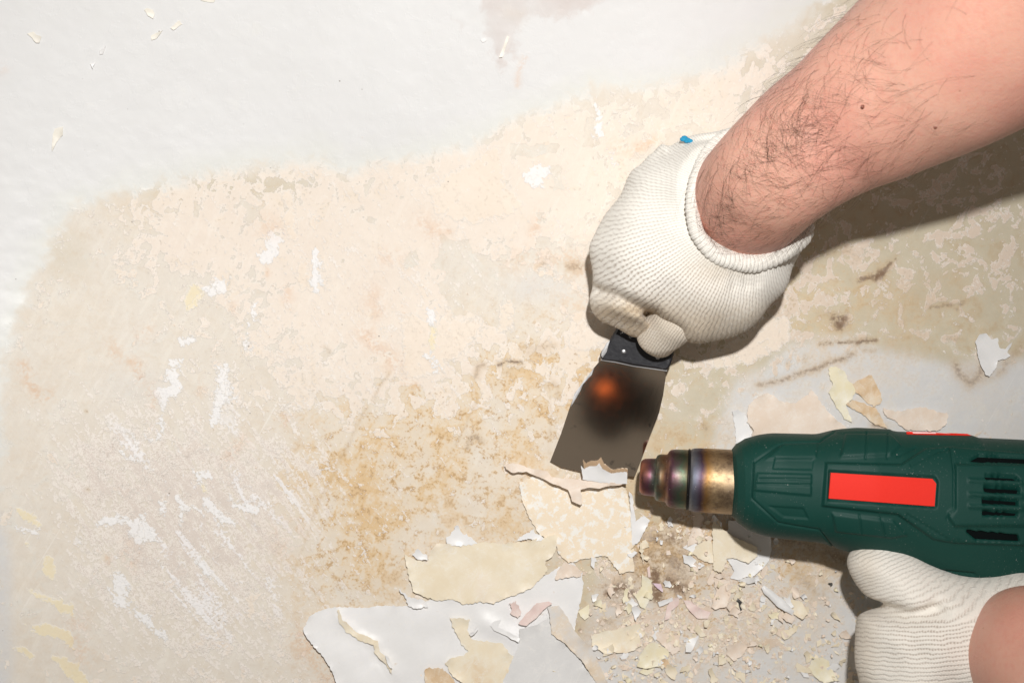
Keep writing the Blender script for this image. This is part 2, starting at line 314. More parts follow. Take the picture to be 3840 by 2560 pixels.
st_orange = strokes([(D3([(150, 990), (190, 1110), (250, 1185), (320, 1190)]), 14, .6), (D3([(850, 960), (905, 990), (880, 1040), (920, 1090)]), 12, .6), (D3([(740, 880), (760, 930)]), 20, .4), (D3([(920, 800), (960, 760)]), 18, .4), (D2([(690, 1480), (770, 1520)]), 20, .5), (D2([(830, 1510), (850, 1510)]), 8, .6),
    (D2([(1390, 1530), (1430, 1410)]), 12, .5), (D2([(2080, 970), (2190, 920)]), 14, .6), (D2([(1930, 950), (2030, 990)]), 20, .35), (D2([(1290, 560), (1310, 430), (1340, 380)]), 8, .4), (D4([(650, 790), (720, 880), (830, 980)]), 24, .55), (D4([(690, 540), (720, 640)]), 26, .4), (D4([(760, 280), (830, 290)]), 24, .35), (D4([(1030, 60), (1120, 120)]), 26, .4),
    (D4([(1980, 310), (2070, 360)]), 34, .5), (D4([(1620, 300), (1740, 290), (1900, 300)]), 34, .3), (D4([(2000, 580), (2100, 580)]), 34, .3), (D4([(900, 1100), (980, 1120)]), 9, .5), (D3([(1740, 80), (1790, 110)]), 30, .35), (D3([(1740, 370), (1745, 400)]), 8, .5), (D3([(1880, 490), (1880, 560)]), 14, .4), (D3([(1520, 640), (1530, 600)]), 10, .35), (D3([(1000, 1140), (1000, 1260)]), 14, .35), (D3([(1300, 1190), (1310, 1100)]), 10, .3), (D3([(1500, 1560), (1590, 1480)]), 18, .4), (D3([(1855, 1330), (1860, 1370)]), 10, .5),
    (D5([(1480, 100), (1560, 30)]), 14, .4), (D5([(500, 1170), (540, 1390)]), 30, .35), (D5([(830, 680), (850, 800)]), 18, .35), (D5([(1870, 560), (1860, 680)]), 36, .3), (D5([(2000, 1300), (2100, 1400), (2180, 1550)]), 40, .6), (D5([(700, 740), (710, 790)]), 8, .5), (D4([(2150, 200), (2250, 0)]), 20, .15), (D7([(30, 440), (100, 480), (60, 500)]), 24, .4), (D1([(10, 455), (25, 455)]), 14, .2)], 1.5)  # stroke along the white sheet's lifted left edge paints its orange bounce light
m_khaki = np.clip(sstep(X + .5 * (Y - 1280), 1900, 3000) + .55 * blobs([(900, 700, 500, 60, 1), (250, 950, 130, 160, .8), (1200, 1000, 130, 160, .5)], 0), 0, 1)
for k, v in dict(m_khaki=m_khaki, m_white=m_white, m_beige=m_beige, m_speck=m_speck, m_tan=m_tan, m_grey=m_grey, sd_white=sd_white, sd_yellow=sd_yellow, sd_cream=sd_cream, sd_hole=sd_hole, sd_taupe=sd_taupe, st_brown=st_brown, st_orange=st_orange).items(): attr(me, k, v)

m = M('stripped_enamel')
n1 = m.noise(30, 5, .55); n2 = m.noise(150, 6, .55, dist=.5); n3 = m.noise(560, 4, .55); n4 = m.noise(75, 6, .6, dist=.9); n5 = m.noise(1500, 3, .6); n6 = m.noise(14, 4, .55)
sA = m.noise(1, 6, .62, vec=m.scaled(m.pos(), 55, 300, 150, -.985), dist=.3); sA2 = m.noise(1, 5, .6, vec=m.scaled(m.pos(), 16, 85, 60, -.985), dist=.6)
sB = m.noise(1, 6, .62, vec=m.scaled(m.pos(), 45, 260, 150, 1.15), dist=.3); scr = m.noise(1, 3, .5, vec=m.scaled(m.pos(), 5, 520, 90, 1.05))
A = m.attr
c = lambda x: m.math('SUBTRACT', x, .5)
inv = lambda x: m.math('SUBTRACT', 1.0, x)
# bare enamel: cream grey on the left, khaki stained on the right, bluish grey where it is clean
light = m.mix(n4, (.68, .61, .525), (.80, .755, .685)); light = m.mix(m.mul(m.ss(sB, .45, .7), .5), light, (.82, .78, .71))
dark = m.mix(n4, (.50, .44, .32), (.64, .585, .465)); dark = m.mix(m.mul(m.ss(m.add(n2, m.mul(c(n1), .6)), .5, .75), .5), dark, (.48, .37, .24))
base = m.mix(m.ss(m.add(A('m_khaki'), m.mul(c(n1), .6)), .1, .9), light, dark)
base = m.mix(m.ss(m.add(A('m_grey'), m.mul(c(n1), .5), m.mul(c(n2), .25)), .25, .75), base, m.mix(n2, (.60, .60, .61), (.76, .75, .73)))
base = m.mix(m.mul(m.ss(m.add(n4, m.mul(c(n2), .5)), .52, .72), .5), base, (.72, .72, .68))
# rust and ochre soaked into it
tan = m.math('MULTIPLY', A('m_tan'), 1.0, clamp=True)
base = m.mix(m.mul(tan, m.ss(n1, .15, .6), .55), base, (.74, .57, .36))
gold = m.mul(tan, m.ss(m.add(n2, m.mul(c(n1), .9), m.mul(c(n3), .6), m.mul(c(sB), .5)), .38, .64), .80)
base = m.mix(gold, base, m.mix(n3, (.60, .38, .16), (.78, .57, .32)))
base = m.mix(m.mul(tan, m.ss(m.add(n3, m.mul(c(n2), .9)), .53, .72), .7), base, (.43, .26, .12))
# peach primer left in islands
hole = m.ss(m.add(A('sd_hole'), m.mul(c(n2), 1.2)), 0, .12)
vb = m.add(A('m_beige'), m.mul(c(n2), .75), m.mul(c(n4), 1.15), m.mul(c(n3), .16), m.mul(c(sB), .35), m.mul(hole, -1.0))
kb = m.ss(vb, .50, .525); lip = m.mul(m.ss(vb, .495, .515), m.ss(vb, .575, .525))
pit = m.mul(m.ss(m.add(n3, m.mul(c(n4), .8)), .70, .74), .8)
peach = m.mix(n1, (.785, .675, .575), (.84, .765, .685)); peach = m.mix(m.mul(m.ss(sB, .5, .7), .45), peach, (.86, .79, .71)); peach = m.mix(m.mul(m.ss(n4, .55, .72), .4), peach, (.80, .67, .52))
peach = m.mix(m.mul(tan, m.ss(n1, .4, .75), .35), peach, (.80, .62, .40))
peach = m.mix(m.ss(A('m_khaki'), .45, 1.0, 0.0, .75), peach, m.mix(n2, (.62, .49, .385), (.70, .58, .47)))
kb = m.mul(kb, inv(pit))
colr = m.mix(m.mul(kb, .94), base, peach)
# fine streaky residue of the older coats
vs = m.add(A('m_speck'), m.mul(c(n3), 1.1), m.mul(c(sA), 1.3), m.mul(c(n4), .5)); ks = m.ss(vs, .50, .57)
colr = m.mix(m.mul(ks, .75), colr, m.mix(n1, (.84, .76, .69), (.87, .83, .78)))
dk = m.mul(m.ss(m.add(A('m_speck'), m.mul(c(n5), .9), m.mul(c(sA), .9), m.mul(c(n4), .6)), .54, .78), .55)
colr = m.mix(dk, colr, (.58, .485, .425))
kw2 = m.mul(m.ss(m.add(sA2, m.mul(c(n3), .30), m.mul(c(n2), .25)), .585, .65), m.ss(A('m_speck'), .40, .58))
colr = m.mix(m.mul(kw2, .8), colr, (.87, .85, .85))
def patch(sd, amp, colour, prev, op=.95):
    v = m.add(A(sd), m.mul(c(n2), amp), m.mul(c(n3), amp * .9), m.mul(c(sA), amp * .8)); k = m.ss(v, 0, .14)
    e = m.mul(m.ss(v, -.06, .04), m.ss(v, .3, .06))
    o = m.mix(m.mul(k, op, m.ss(n3, .2, .5, .7, 1.0)), prev, colour)
    return m.mix(m.mul(e, .4), o, (.88, .85, .81)), k
colr, kc = patch('sd_cream', 1.3, m.mix(n1, (.80, .68, .56), (.85, .76, .66)), colr, .8)
colr, ky = patch('sd_yellow', .9, m.mix(n2, (.81, .69, .44), (.84, .75, .56)), colr, .85)
colr, kw = patch('sd_white', 1.7, m.mix(n2, (.83, .81, .80), (.88, .87, .87)), colr, .92)
colr = m.mix(m.mul(lip, .55), colr, (.88, .83, .77))
colr = m.mix(m.mul(m.ss(scr, .69, .73), m.ss(n6, .45, .6), .45), colr, (.88, .84, .79))
# the white coat that is still there
vw = m.add(A('m_white'), m.mul(c(n4), .40), m.mul(c(n2), .25), m.mul(c(n1), .35), m.mul(c(n3), .12)); kwh = m.ss(vw, .38, .66)
whitec = m.mix(n6, (.69, .685, .68), (.76, .76, .76)); whitec = m.mix(m.mul(m.ss(n4, .62, .75), .25), whitec, (.74, .735, .69)); whitec = m.mix(m.mul(m.ss(vw, 1.0, .55), .55), whitec, (.72, .725, .67))
colr = m.mix(kwh, colr, whitec)
vt = m.add(A('sd_taupe'), m.mul(c(n2), 2.2), m.mul(c(n1), 1.6), m.mul(c(sB), 1.2)); kt = m.ss(vt, -.3, .7)
colr = m.mix(m.mul(kt, m.ss(n1, .2, .8, .25, .95)), colr, m.mix(n4, (.52, .45, .42), (.70, .64, .61)))
so = m.mul(A('st_orange'), m.ss(m.add(n2, m.mul(c(n3), .9)), .34, .62))
colr = m.mix(m.mul(so, .8), colr, (.70, .42, .24))
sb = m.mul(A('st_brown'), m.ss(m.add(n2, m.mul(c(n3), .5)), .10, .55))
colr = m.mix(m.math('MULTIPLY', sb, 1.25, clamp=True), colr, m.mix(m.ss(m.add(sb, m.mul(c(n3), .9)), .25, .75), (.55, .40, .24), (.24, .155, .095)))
speck = m.mul(m.ss(m.vor(75), .045, .03), m.ss(n1, .5, .6))
colr = m.mix(m.mul(speck, .7), colr, (.22, .18, .15))
hh = m.add(m.mul(kb, .45), m.mul(ks, .18), m.mul(kc, .35), m.mul(ky, .3), m.mul(kw, .4), m.mul(n3, .16), m.mul(n2, .18), m.mul(c(sA), .22), m.mul(c(sB), .2), m.mul(kw2, .25))
hw = m.add(m.mul(m.noise(40, 3, .5), .15), m.mul(n2, .05))
nrm = m.bump(m.add(m.mul(hh, m.math('SUBTRACT', 1.0, m.mul(kwh, .88))), m.mul(hw, kwh)), .0007, .6)
mat_tub = m.done(colr, m.ss(kwh, 0, 1, .55, .38), nrm, Specular_IOR_Level=.35)
tub = obj('bathtub_surface', me, mat_tub); tub['kind'] = 'structure'; tub['label'] = 'curved tub surface with half stripped white, peach and rusty paint'

# ================================================================== PAINT SHEETS AND FLAKES
def paint_mat(name, c1, c2, rough=.5, scale=120, c3=None, hard=False, amp=.12):
    m = M(name); a = m.noise(scale, 6, .6, dist=.3); b = m.noise(scale * 6, 4, .6)
    lo, hi = (.41, .50) if hard else (.3, .7)
    cc = m.mix(m.ss(m.add(a, m.mul(m.math('SUBTRACT', b, .5), .25)), lo, hi), c1, c2)
    if c3: cc = m.mix(m.mul(m.ss(m.noise(scale * .5, 5, .6), .52, .7), .7), cc, c3)
    s = m.noise(1, 5, .6, vec=m.scaled(m.pos(), 60, 500, 200, .5)); vn = m.math('ABSOLUTE', m.math('SUBTRACT', m.noise(scale * .8 + 60, 5, .6, dist=1.2), .5)); cc = m.mix(m.mul(m.ss(vn, .022, .0), m.ss(a, .35, .6), .45), cc, (.88, .85, .80)); cc = m.mix(m.mul(m.ss(b, .66, .76), .4), cc, (.62, .47, .32))
    return m.done(cc, rough, m.bump(m.add(m.mul(a, .6), m.mul(b, .3), m.mul(s, .5)), .0006, amp * 2), Specular_IOR_Level=.35)
PM = dict(
    palecream=paint_mat('pale_cream_paint', (.80, .76, .67), (.84, .80, .73), .5, 90),
    white=paint_mat('white_paint', (.80, .79, .78), (.84, .83, .83), .4, 40),
    grey=paint_mat('pale_grey_paint', (.70, .69, .68), (.76, .75, .74), .4, 40),
    cream=paint_mat('cream_paint', (.80, .69, .51), (.85, .77, .62), .5, 60, (.82, .71, .58)),
    peach=paint_mat('peach_paint', (.78, .64, .52), (.83, .72, .62), .5, 80),
    yellow=paint_mat('yellowed_paint', (.82, .73, .50), (.85, .80, .65), .5, 70),
    pink=paint_mat('pink_paint', (.78, .60, .56), (.82, .68, .62), .5, 90),
    lilac=paint_mat('lilac_paint', (.68, .50, .58), (.76, .60, .66), .5, 90),
    tan=paint_mat('tan_paint', (.66, .46, .27), (.78, .62, .44), .55, 110, (.80, .70, .56)),
    mottled=paint_mat('mottled_paint', (.87, .84, .78), (.85, .72, .55), .55, 190, None, True),
    stainedcream=paint_mat('stained_cream_paint', (.83, .72, .54), (.85, .78, .64), .5, 60, (.74, .53, .31)),
    strip=paint_mat('strip_paint', (.68, .66, .64), (.76, .62, .46), .5, 55),
    black=paint_mat('charred_crumb', (.02, .02, .02), (.05, .045, .04), .7, 200))

def sharp_rim(me):
    quad = [len(p.vertices) == 4 for p in me.polygons]; ek = {e.key: e for e in me.edges}
    for p, q in zip(me.polygons, quad):
        if q:
            p.use_smooth = False
            for k in p.edge_keys: ek[k].use_edge_sharp = True
def rag(poly, amp, step, seed):
    out = []; n = len(poly)
    for i in range(n):
        a, b = poly[i], poly[(i + 1) % n]; L = math.hypot(b[0] - a[0], b[1] - a[1]); k = max(1, int(L / step))
        nx, ny = (b[1] - a[1]) / (L + 1e-9), -(b[0] - a[0]) / (L + 1e-9)
        for j in range(k):
            t = j / k; x = a[0] + (b[0] - a[0]) * t; y = a[1] + (b[1] - a[1]) * t
            d = amp * (mnoise.noise((x / step / 2.2 + seed * 7.3, y / step / 2.2, seed)) + .7 * mnoise.noise((x / step * .9, y / step * .9 + seed * 3.1, seed)) + 1.6 * mnoise.noise((x / 60, y / 60, seed + 9)))
            out.append((x + nx * d, y + ny * d))
    return out
def flake_mesh(name, poly, lift, cell=None, amp=5, step=7, thick=.00030, seed=1, root=None):
    """a flake of paint: ragged outline in photo pixels, lift(px,py,edge)->metres above the tub, real thickness"""
    b = rag(poly, amp, step, seed); nb = len(b)
    x0 = min(p[0] for p in b); x1 = max(p[0] for p in b); y0 = min(p[1] for p in b); y1 = max(p[1] for p in b)
    if cell is None: cell = max(7, min(20, max(x1 - x0, y1 - y0) / 14))
    gx, gy = np.meshgrid(np.arange(x0, x1, cell), np.arange(y0, y1, cell * .87), indexing='ij')
    gx = gx + cell * .5 * (np.arange(gx.shape[1])[None, :] % 2)
    d = poly_sdf(gx, gy, b); k = d > cell * .55
    pts = [Vector(p) for p in b] + [Vector((float(a), float(c_))) for a, c_ in zip(gx[k], gy[k])]
    r = delaunay_2d_cdt(pts, [(i, (i + 1) % nb) for i in range(nb)], [list(range(nb))], 1, 1e-5)
    v2, f = r[0], r[2]
    if not f: return None
    q = np.array([(p.x, p.y) for p in v2]); dd = np.abs(poly_sdf(q[:, 0], q[:, 1], b))
    top = [onsurf(float(a), float(c_), lift(float(a), float(c_), float(e))) for (a, c_), e in zip(q, dd)]
    n = len(top); vs = [v - root for v in top] + [v - root - Vector((0, 0, thick)) for v in top]
    fs = []; ec = {}
    for t in f:
        t = list(t); A_, B_, C_ = (top[i] for i in t[:3])
        if (B_ - A_).cross(C_ - A_).z < 0: t.reverse()
        fs.append(t); fs.append([i + n for i in reversed(t)])
        for i in range(len(t)):
            e = (t[i], t[(i + 1) % len(t)]); ec[e] = ec.get(e, 0) + 1
    for (a, c_) in list(ec):
        if (c_, a) not in ec: fs.append([c_, a, a + n, c_ + n])
    me = mesh(name, vs, fs); 
    sharp_rim(me)
    return me
def make_flake(name, label, poly, mat, base=.0006, curl=.0, cdir=(0, 1), amp=7, step=6, lift=None, seed=None, cat='paint flake', group=None, wav=.0008):
    seed = seed if seed is not None else (sum(int(p[0]) for p in poly) % 97) + 1
    cx = sum(p[0] for p in poly) / len(poly); cy = sum(p[1] for p in poly) / len(poly)
    L = max(math.hypot(p[0] - cx, p[1] - cy) for p in poly)
    def lf(x, y, e):
        s = ((x - cx) * cdir[0] + (y - cy) * cdir[1]) / L
        z = base + curl * max(s, 0) ** 2 + curl * .4 * max(-s, 0) ** 2
        z += wav * (.5 + .5 * mnoise.noise((x / 90, y / 90, seed)))
        z += .0022 * math.exp(-e / 13) * max(0, mnoise.noise((x / 45 + 5, y / 45, seed * 1.7)) + .05)
        if lift: z += lift(x, y, e)
        return z
    root = onsurf(cx, cy, base)
    me = flake_mesh(name, poly, lf, amp=amp, step=step, seed=seed, root=root)
    if me is None: return None
    o = obj(name, me, PM[mat]); o.location = root; o['label'] = label; o['category'] = cat
    if group: o['group'] = group
    return o

def sheet_lift(x, y, e):
    d = float(line_d(np.array([x]), np.array([y]), C4([(270, 920), (290, 990), (390, 1070), (490, 1120), (500, 1170), (560, 1210), (580, 1300)]))[0])
    left = x < 1100 + .6378 * (270 + max(0, (y - 1700) / .6378 - 920) * .72)
    z = .0026 * math.exp(-d / 16)
    if left: z += .0045 * (1 - math.exp(-(d / 110))) 
    d2 = float(line_d(np.array([x]), np.array([y]), C4([(1120, 990), (1320, 1080)]))[0])
    return z + .002 * math.exp(-(d2 / 30) ** 2)
make_flake('paint_sheet', 'large glossy white paint sheet rumpled and folded, lying under the long cream sheet', C4([(60, 1030), (95, 955), (130, 935), (200, 910), (240, 900), (330, 905), (450, 905), (560, 890), (680, 900), (860, 850), (1000, 830), (1180, 820), (1300, 800), (1450, 735), (1560, 665), (1640, 640), (1700, 700), (1705, 800), (1690, 880), (1660, 980), (1655, 1040), (1690, 1090), (1800, 1250), (1900, 1440), (1900, 1560), (320, 1560), (280, 1400), (220, 1270), (170, 1190), (100, 1110)]),
           'white', .0005, lift=sheet_lift, amp=4, cat='paint sheet', wav=.0014)
make_flake('paint_sheet', 'long cream coloured paint sheet with torn lower edge above the white sheet', C4([(655, 590), (700, 620), (790, 635), (800, 590), (830, 545), (860, 520), (940, 535), (1030, 515), (1100, 525), (1250, 525), (1380, 515), (1500, 490), (1545, 480), (1545, 560), (1530, 600), (1480, 630), (1490, 690), (1450, 740), (1380, 790), (1300, 830), (1180, 880), (1100, 870), (1000, 880), (930, 850), (840, 865), (760, 830), (700, 810), (690, 740), (670, 660)]),
           'cream', .0026, .0008, (0, 1), amp=5, cat='paint sheet')
make_flake('paint_sheet', 'peach and white mottled paint sheet peeled loose just below the scraper blade', C4([(1330, 165), (1400, 140), (1470, 135), (1540, 150), (1700, 170), (1880, 190), (1960, 190), (1970, 260), (1985, 330), (2005, 400), (1995, 480), (2010, 540), (1985, 560), (1995, 620), (2005, 690), (1920, 705), (1890, 660), (1850, 610), (1800, 600), (1700, 625), (1620, 640), (1560, 590), (1535, 520), (1440, 470), (1400, 400), (1350, 300), (1330, 230)]),
           'mottled', .0016, .0008, (.3, 1), amp=5, cat='paint sheet')
def curl_lift(x, y, e):
    return .0052 + .0040 * max(0, min(1, (x - 1900) / 300))
make_flake('paint_curl', 'thin curled beige paint strip lifting off in front of the scraper edge', C4([(1240, 65), (1290, 55), (1350, 70), (1420, 95), (1490, 105), (1520, 140), (1700, 155), (1940, 178), (1890, 190), (1830, 195), (1800, 207), (1750, 200), (1690, 212), (1700, 285), (1690, 300), (1640, 280), (1625, 240), (1615, 215), (1560, 190), (1450, 140), (1370, 110), (1290, 112), (1250, 90)]),
           'peach', .0008, lift=curl_lift, amp=2.5, step=7)
def up_lift(x, y, e):
    return .0095 + .0035 * max(0, min(1, (1820 - y) / 80))
make_flake('paint_curl', 'pinkish white torn paint scrap standing against the lower edge of the blade', C4([(1690, 70), (1710, 90), (1740, 75), (1780, 70), (1800, 55), (1820, 90), (1870, 115), (1960, 110), (1965, 180), (1900, 180), (1800, 167), (1700, 152), (1695, 110)]),
           'white', .0006, lift=up_lift, amp=2.5, step=7)
make_flake('paint_sheet', 'pale grey smooth paint sheet overlapping the big white sheet', C4([(1330, 1030), (1430, 1010), (1500, 960), (1520, 1060), (1600, 1120), (1680, 1210), (1790, 1360), (1900, 1560), (1160, 1560), (1230, 1348), (1290, 1200), (1330, 1110)]), 'grey', .0032, .0015, (-.5, -.8), amp=2.5, cat='paint sheet')
make_flake('paint_strip', 'long greyish tan paint strip along the pale grey sheet', C4([(1495, 900), (1560, 890), (1660, 1050), (1750, 1140), (1850, 1348), (1960, 1560), (1900, 1560), (1780, 1348), (1690, 1210), (1600, 1120), (1520, 1060)]), 'strip', .0050, .0015, (-1, .3), amp=2.5)
make_flake('paint_flake', 'yellow cream stained paint patch in the middle of the white sheet', C4([(920, 965), (1000, 960), (1040, 975), (1020, 1040), (1050, 1095), (1150, 1105), (1240, 1120), (1270, 1175), (1300, 1190), (1270, 1270), (1230, 1348), (1180, 1480), (1010, 1460), (990, 1348), (940, 1310), (890, 1230), (920, 1205), (1010, 1180), (1030, 1160), (980, 1120), (960, 1060), (930, 1000)]), 'stainedcream', .0026, .0006, (-1, .3), amp=5)
make_flake('paint_strip', 'thin cream torn fringe along the fold of the white sheet', C4([(262, 915), (285, 975), (330, 1012), (390, 1055), (495, 1100), (505, 1160), (565, 1205), (580, 1300), (545, 1235), (480, 1172), (470, 1125), (380, 1095), (310, 1045), (270, 990)]), 'cream', .0026, .0004, (1, 0), amp=4, wav=.0004, lift=lambda x, y, e: .0012)
make_flake('paint_curl', 'short dark edged white curl at the lower end of the cream fringe', C4([(540, 1185), (560, 1195), (585, 1260), (570, 1262), (550, 1225)]), 'white', .0062, .002, (.6, .8), amp=1.5)
make_flake('paint_flake', 'tiny white lip curling up near the yellow stained patch', C4([(1035, 1062), (1060, 1045), (1082, 1012), (1090, 1025), (1068, 1058), (1045, 1072)]), 'white', .0048, .0018, (.6, .8), amp=1.5)
make_flake('paint_flake', 'narrow pink paint sliver lying on the white sheet', C4([(1325, 1000), (1370, 940), (1430, 880), (1500, 868), (1522, 880), (1470, 920), (1420, 970), (1370, 1012)]), 'pink', .0050, .0022, (.5, .8), amp=2)
make_flake('paint_curl', 'small curled white sliver with dark shadow on the white sheet', C4([(1160, 1010), (1180, 985), (1225, 972), (1205, 1018), (1260, 1045), (1328, 1085), (1325, 1107), (1260, 1078), (1180, 1038)]), 'white', .0042, .0022, (.3, 1), amp=2)
make_flake('paint_flake', 'rusty tan paint patch at the foot of the white sheet', C4([(780, 1262), (880, 1255), (940, 1330), (985, 1400), (980, 1560), (760, 1560), (770, 1348)]), 'tan', .0026, amp=5)
make_flake('paint_flake', 'white torn sliver beside the mottled sheet', C4([(1972, 215), (2000, 255), (2012, 400), (2060, 365), (2097, 390), (2060, 460), (2030, 520), (1992, 545), (1985, 400)]), 'white', .0026, .0012, (1, .2), amp=3)
for pts, mt, lab in (([(905, 535), (900, 495), (930, 480), (955, 425), (975, 440), (1000, 470), (1050, 492), (1082, 530), (1000, 540)], 'white', 'spiky white scrap along the upper edge of the long cream sheet'),
                     ([(1310, 515), (1330, 490), (1372, 468), (1412, 438), (1425, 470), (1470, 498), (1440, 512), (1380, 505)], 'white', 'jagged white scrap in the gap between cream and mottled sheets'),
                     ([(690, 600), (730, 560), (760, 590), (790, 600), (785, 630), (735, 622)], 'white', 'crumbly white scrap at the upper corner of the long cream sheet'),
                     ([(620, 800), (660, 820), (700, 860), (760, 870), (790, 895), (720, 915), (680, 890)], 'white', 'white ragged scrap between the cream sheet and the white sheet'),
                     ([(1265, 870), (1310, 862), (1335, 930), (1322, 960), (1290, 940)], 'pink', 'faint pink smear shaped flake beside the narrow pink sliver'),
                     ([(1590, 640), (1640, 655), (1700, 690), (1690, 720), (1600, 735), (1540, 740), (1560, 690)], 'peach', 'peach scrap at the top of the white sheet'),
                     ([(2040, 520), (2050, 525), (2060, 640), (2052, 650), (2046, 600)], 'cream', 'thin cream splinter standing by the mottled sheet edge')):
    make_flake('paint_scrap', lab, C4(pts), mt, .0030 if mt != 'pink' else .0040, .001, (0, -1), amp=6, step=5)
# around the heat gun
make_flake('paint_sheet', 'large smooth peach paint sheet tucked behind the green heat gun', D6([(490, 1290), (510, 1190), (560, 1140), (620, 1115), (660, 1130), (700, 1160), (800, 1170), (850, 1140), (885, 1125), (890, 1100), (930, 1130), (980, 1200), (1040, 1270), (1110, 1330), (1080, 1400), (520, 1420), (540, 1340)]), 'peach', .0010, .0012, (-.6, -.6), amp=4, cat='paint sheet')
make_flake('paint_flake', 'pale yellow paint flake pointing up beside the peach sheet', D6([(1000, 955), (1040, 950), (1100, 980), (1125, 1030), (1170, 1090), (1150, 1150), (1110, 1180), (1150, 1290), (1100, 1270), (1060, 1200), (1000, 1110), (1030, 1060), (1005, 1000)]), 'yellow', .0009, .001, (0, -1), amp=4)
make_flake('paint_flake', 'blocky tan flake next to the pale yellow flake', D6([(1150, 1060), (1210, 1020), (1270, 1000), (1290, 1050), (1330, 1130), (1330, 1180), (1290, 1200), (1230, 1160), (1180, 1120)]), 'tan', .0007, .0006, (1, 0), amp=5)
make_flake('paint_flake', 'slanting brownish tan flake just under the blocky tan flake', D6([(1110, 1180), (1150, 1150), (1230, 1180), (1300, 1220), (1340, 1270), (1365, 1330), (1290, 1310), (1230, 1250), (1180, 1230), (1130, 1200)]), 'tan', .0012, .001, (-.5, 1), amp=4)
make_flake('paint_flake', 'pale pinkish ragged flake behind the heat gun vents', D6([(1340, 1210), (1450, 1230), (1530, 1200), (1600, 1190), (1660, 1210), (1700, 1230), (1740, 1230), (1735, 1290), (1690, 1345), (1480, 1345), (1420, 1290), (1360, 1265)]), 'peach', .0009, .0012, (1, .2), amp=5)
make_flake('paint_flake', 'white jagged flake with a spike, alone above the heat gun rear', D6([(1915, 790), (1940, 750), (1980, 740), (2010, 780), (2050, 770), (2060, 830), (2095, 840), (2140, 795), (2110, 860), (2130, 880), (2100, 900), (2050, 910), (2040, 950), (2000, 1005), (1980, 1000), (1950, 950), (1930, 890)]), 'white', .0015, .0025, (-.8, .4), amp=3)
make_flake('paint_flake', 'white strip of paint between the peach sheet and gun collar', D6([(405, 1220), (440, 1215), (480, 1240), (500, 1270), (530, 1350), (520, 1410), (420, 1430), (430, 1330)]), 'white', .0007, amp=4)
make_flake('paint_sheet', 'round edged white sheet half shaded beneath the gun', D7([(1240, 200), (1400, 200), (1550, 320), (1556, 420), (1530, 500), (1480, 560), (1410, 620), (1370, 610), (1310, 640), (1250, 620), (1280, 570), (1230, 480)]), 'white', .0012, .0012, (1, .6), amp=2.5, cat='paint sheet')
make_flake('paint_flake', 'cream angular flake below the nozzle pipe', D7([(960, 110), (1020, 120), (1060, 180), (1030, 250), (1060, 320), (1000, 360), (930, 390), (960, 300), (980, 220)]), 'peach', .0012, .0012, (-1, .5), amp=4)
make_flake('paint_flake', 'long lemon cream flake running under the gun collar', D7([(1120, 190), (1200, 260), (1300, 330), (1450, 390), (1455, 460), (1390, 510), (1300, 480), (1230, 480), (1190, 580), (1130, 560), (1120, 440), (1130, 330)]), 'cream', .0032, .0012, (-.4, .7), amp=4)
make_flake('paint_flake', 'second lemon flake half tucked under the long lemon cream flake', D7([(1000, 380), (1100, 330), (1150, 420), (1130, 520), (1060, 500), (980, 440)]), 'cream', .0014, .0012, (-1, .2), amp=4)
make_flake('paint_flake', 'small narrow white flake left of the lemon flake', D7([(900, 450), (960, 455), (1000, 485), (1065, 530), (1030, 545), (960, 535), (910, 505)]), 'white', .0015, .001, (0, 1), amp=3)
make_flake('paint_flake', 'yellow leaf shaped chip standing on the dark rust stain', D7([(600, 585), (670, 640), (680, 720), (650, 800), (625, 850), (590, 830), (575, 790), (550, 750), (600, 680)]), 'yellow', .0016, .002, (.6, -.8), amp=3)
make_flake('paint_flake', 'tiny lilac chip beside the yellow leaf shaped chip', D7([(675, 655), (740, 662), (757, 722), (718, 697)]), 'lilac', .0016, amp=1.5)
make_flake('paint_flake', 'curved pink flake right of the dark rust stain', D7([(905, 780), (960, 790), (1040, 850), (1115, 870), (1085, 915), (1010, 915), (950, 860)]), 'pink', .0014, .0018, (0, 1), amp=2)
make_flake('paint_flake', 'narrow whitish pink tongue of paint left of the curved pink flake', D7([(820, 770), (880, 758), (870, 820), (820, 860), (800, 920), (768, 932), (780, 840)]), 'pink', .0016, .001, (-.3, 1), amp=2)
make_flake('paint_flake', 'hooked white strip touching the pink tongue', D7([(720, 800), (770, 780), (830, 760), (830, 790), (760, 820), (730, 830)]), 'white', .002, amp=2)
make_flake('paint_flake', 'squarish peach flake with a shadowed lower edge below the lemon flake', D7([(1130, 620), (1250, 640), (1255, 740), (1225, 832), (1140, 850), (1115, 835), (1150, 720)]), 'peach', .0014, .0018, (.3, 1), amp=3)
make_flake('paint_curl', 'rolled up white paint strip on the grey floor under the gun', D7([(1480, 690), (1500, 672), (1560, 715), (1650, 785), (1725, 862), (1705, 895), (1600, 830), (1500, 735)]), 'white', .0035, .0010, (0, 1), amp=1.5, lift=lambda x, y, e: .0012 * min(e / 8, 1))
make_flake('paint_flake', 'yellowish wing of paint beside the rolled strip', D7([(1640, 750), (1720, 785), (1780, 800), (1822, 880), (1780, 922), (1720, 885), (1650, 800)]), 'stainedcream', .0016, .002, (1, .5), amp=3)
make_flake('paint_flake', 'dull yellow flake lying left below the rolled strip', D7([(1530, 890), (1600, 868), (1662, 890), (1640, 922), (1560, 922)]), 'yellow', .001, .0006, (0, 1), amp=3)
make_flake('paint_flake', 'broad cream yellow flake right of the pale grey sheet', D7([(230, 1050), (330, 1010), (440, 990), (580, 955), (630, 1030), (590, 1070), (600, 1120), (540, 1150), (480, 1170), (400, 1160), (320, 1180), (240, 1120)]), 'stainedcream', .0012, .0014, (0, -1), amp=4)
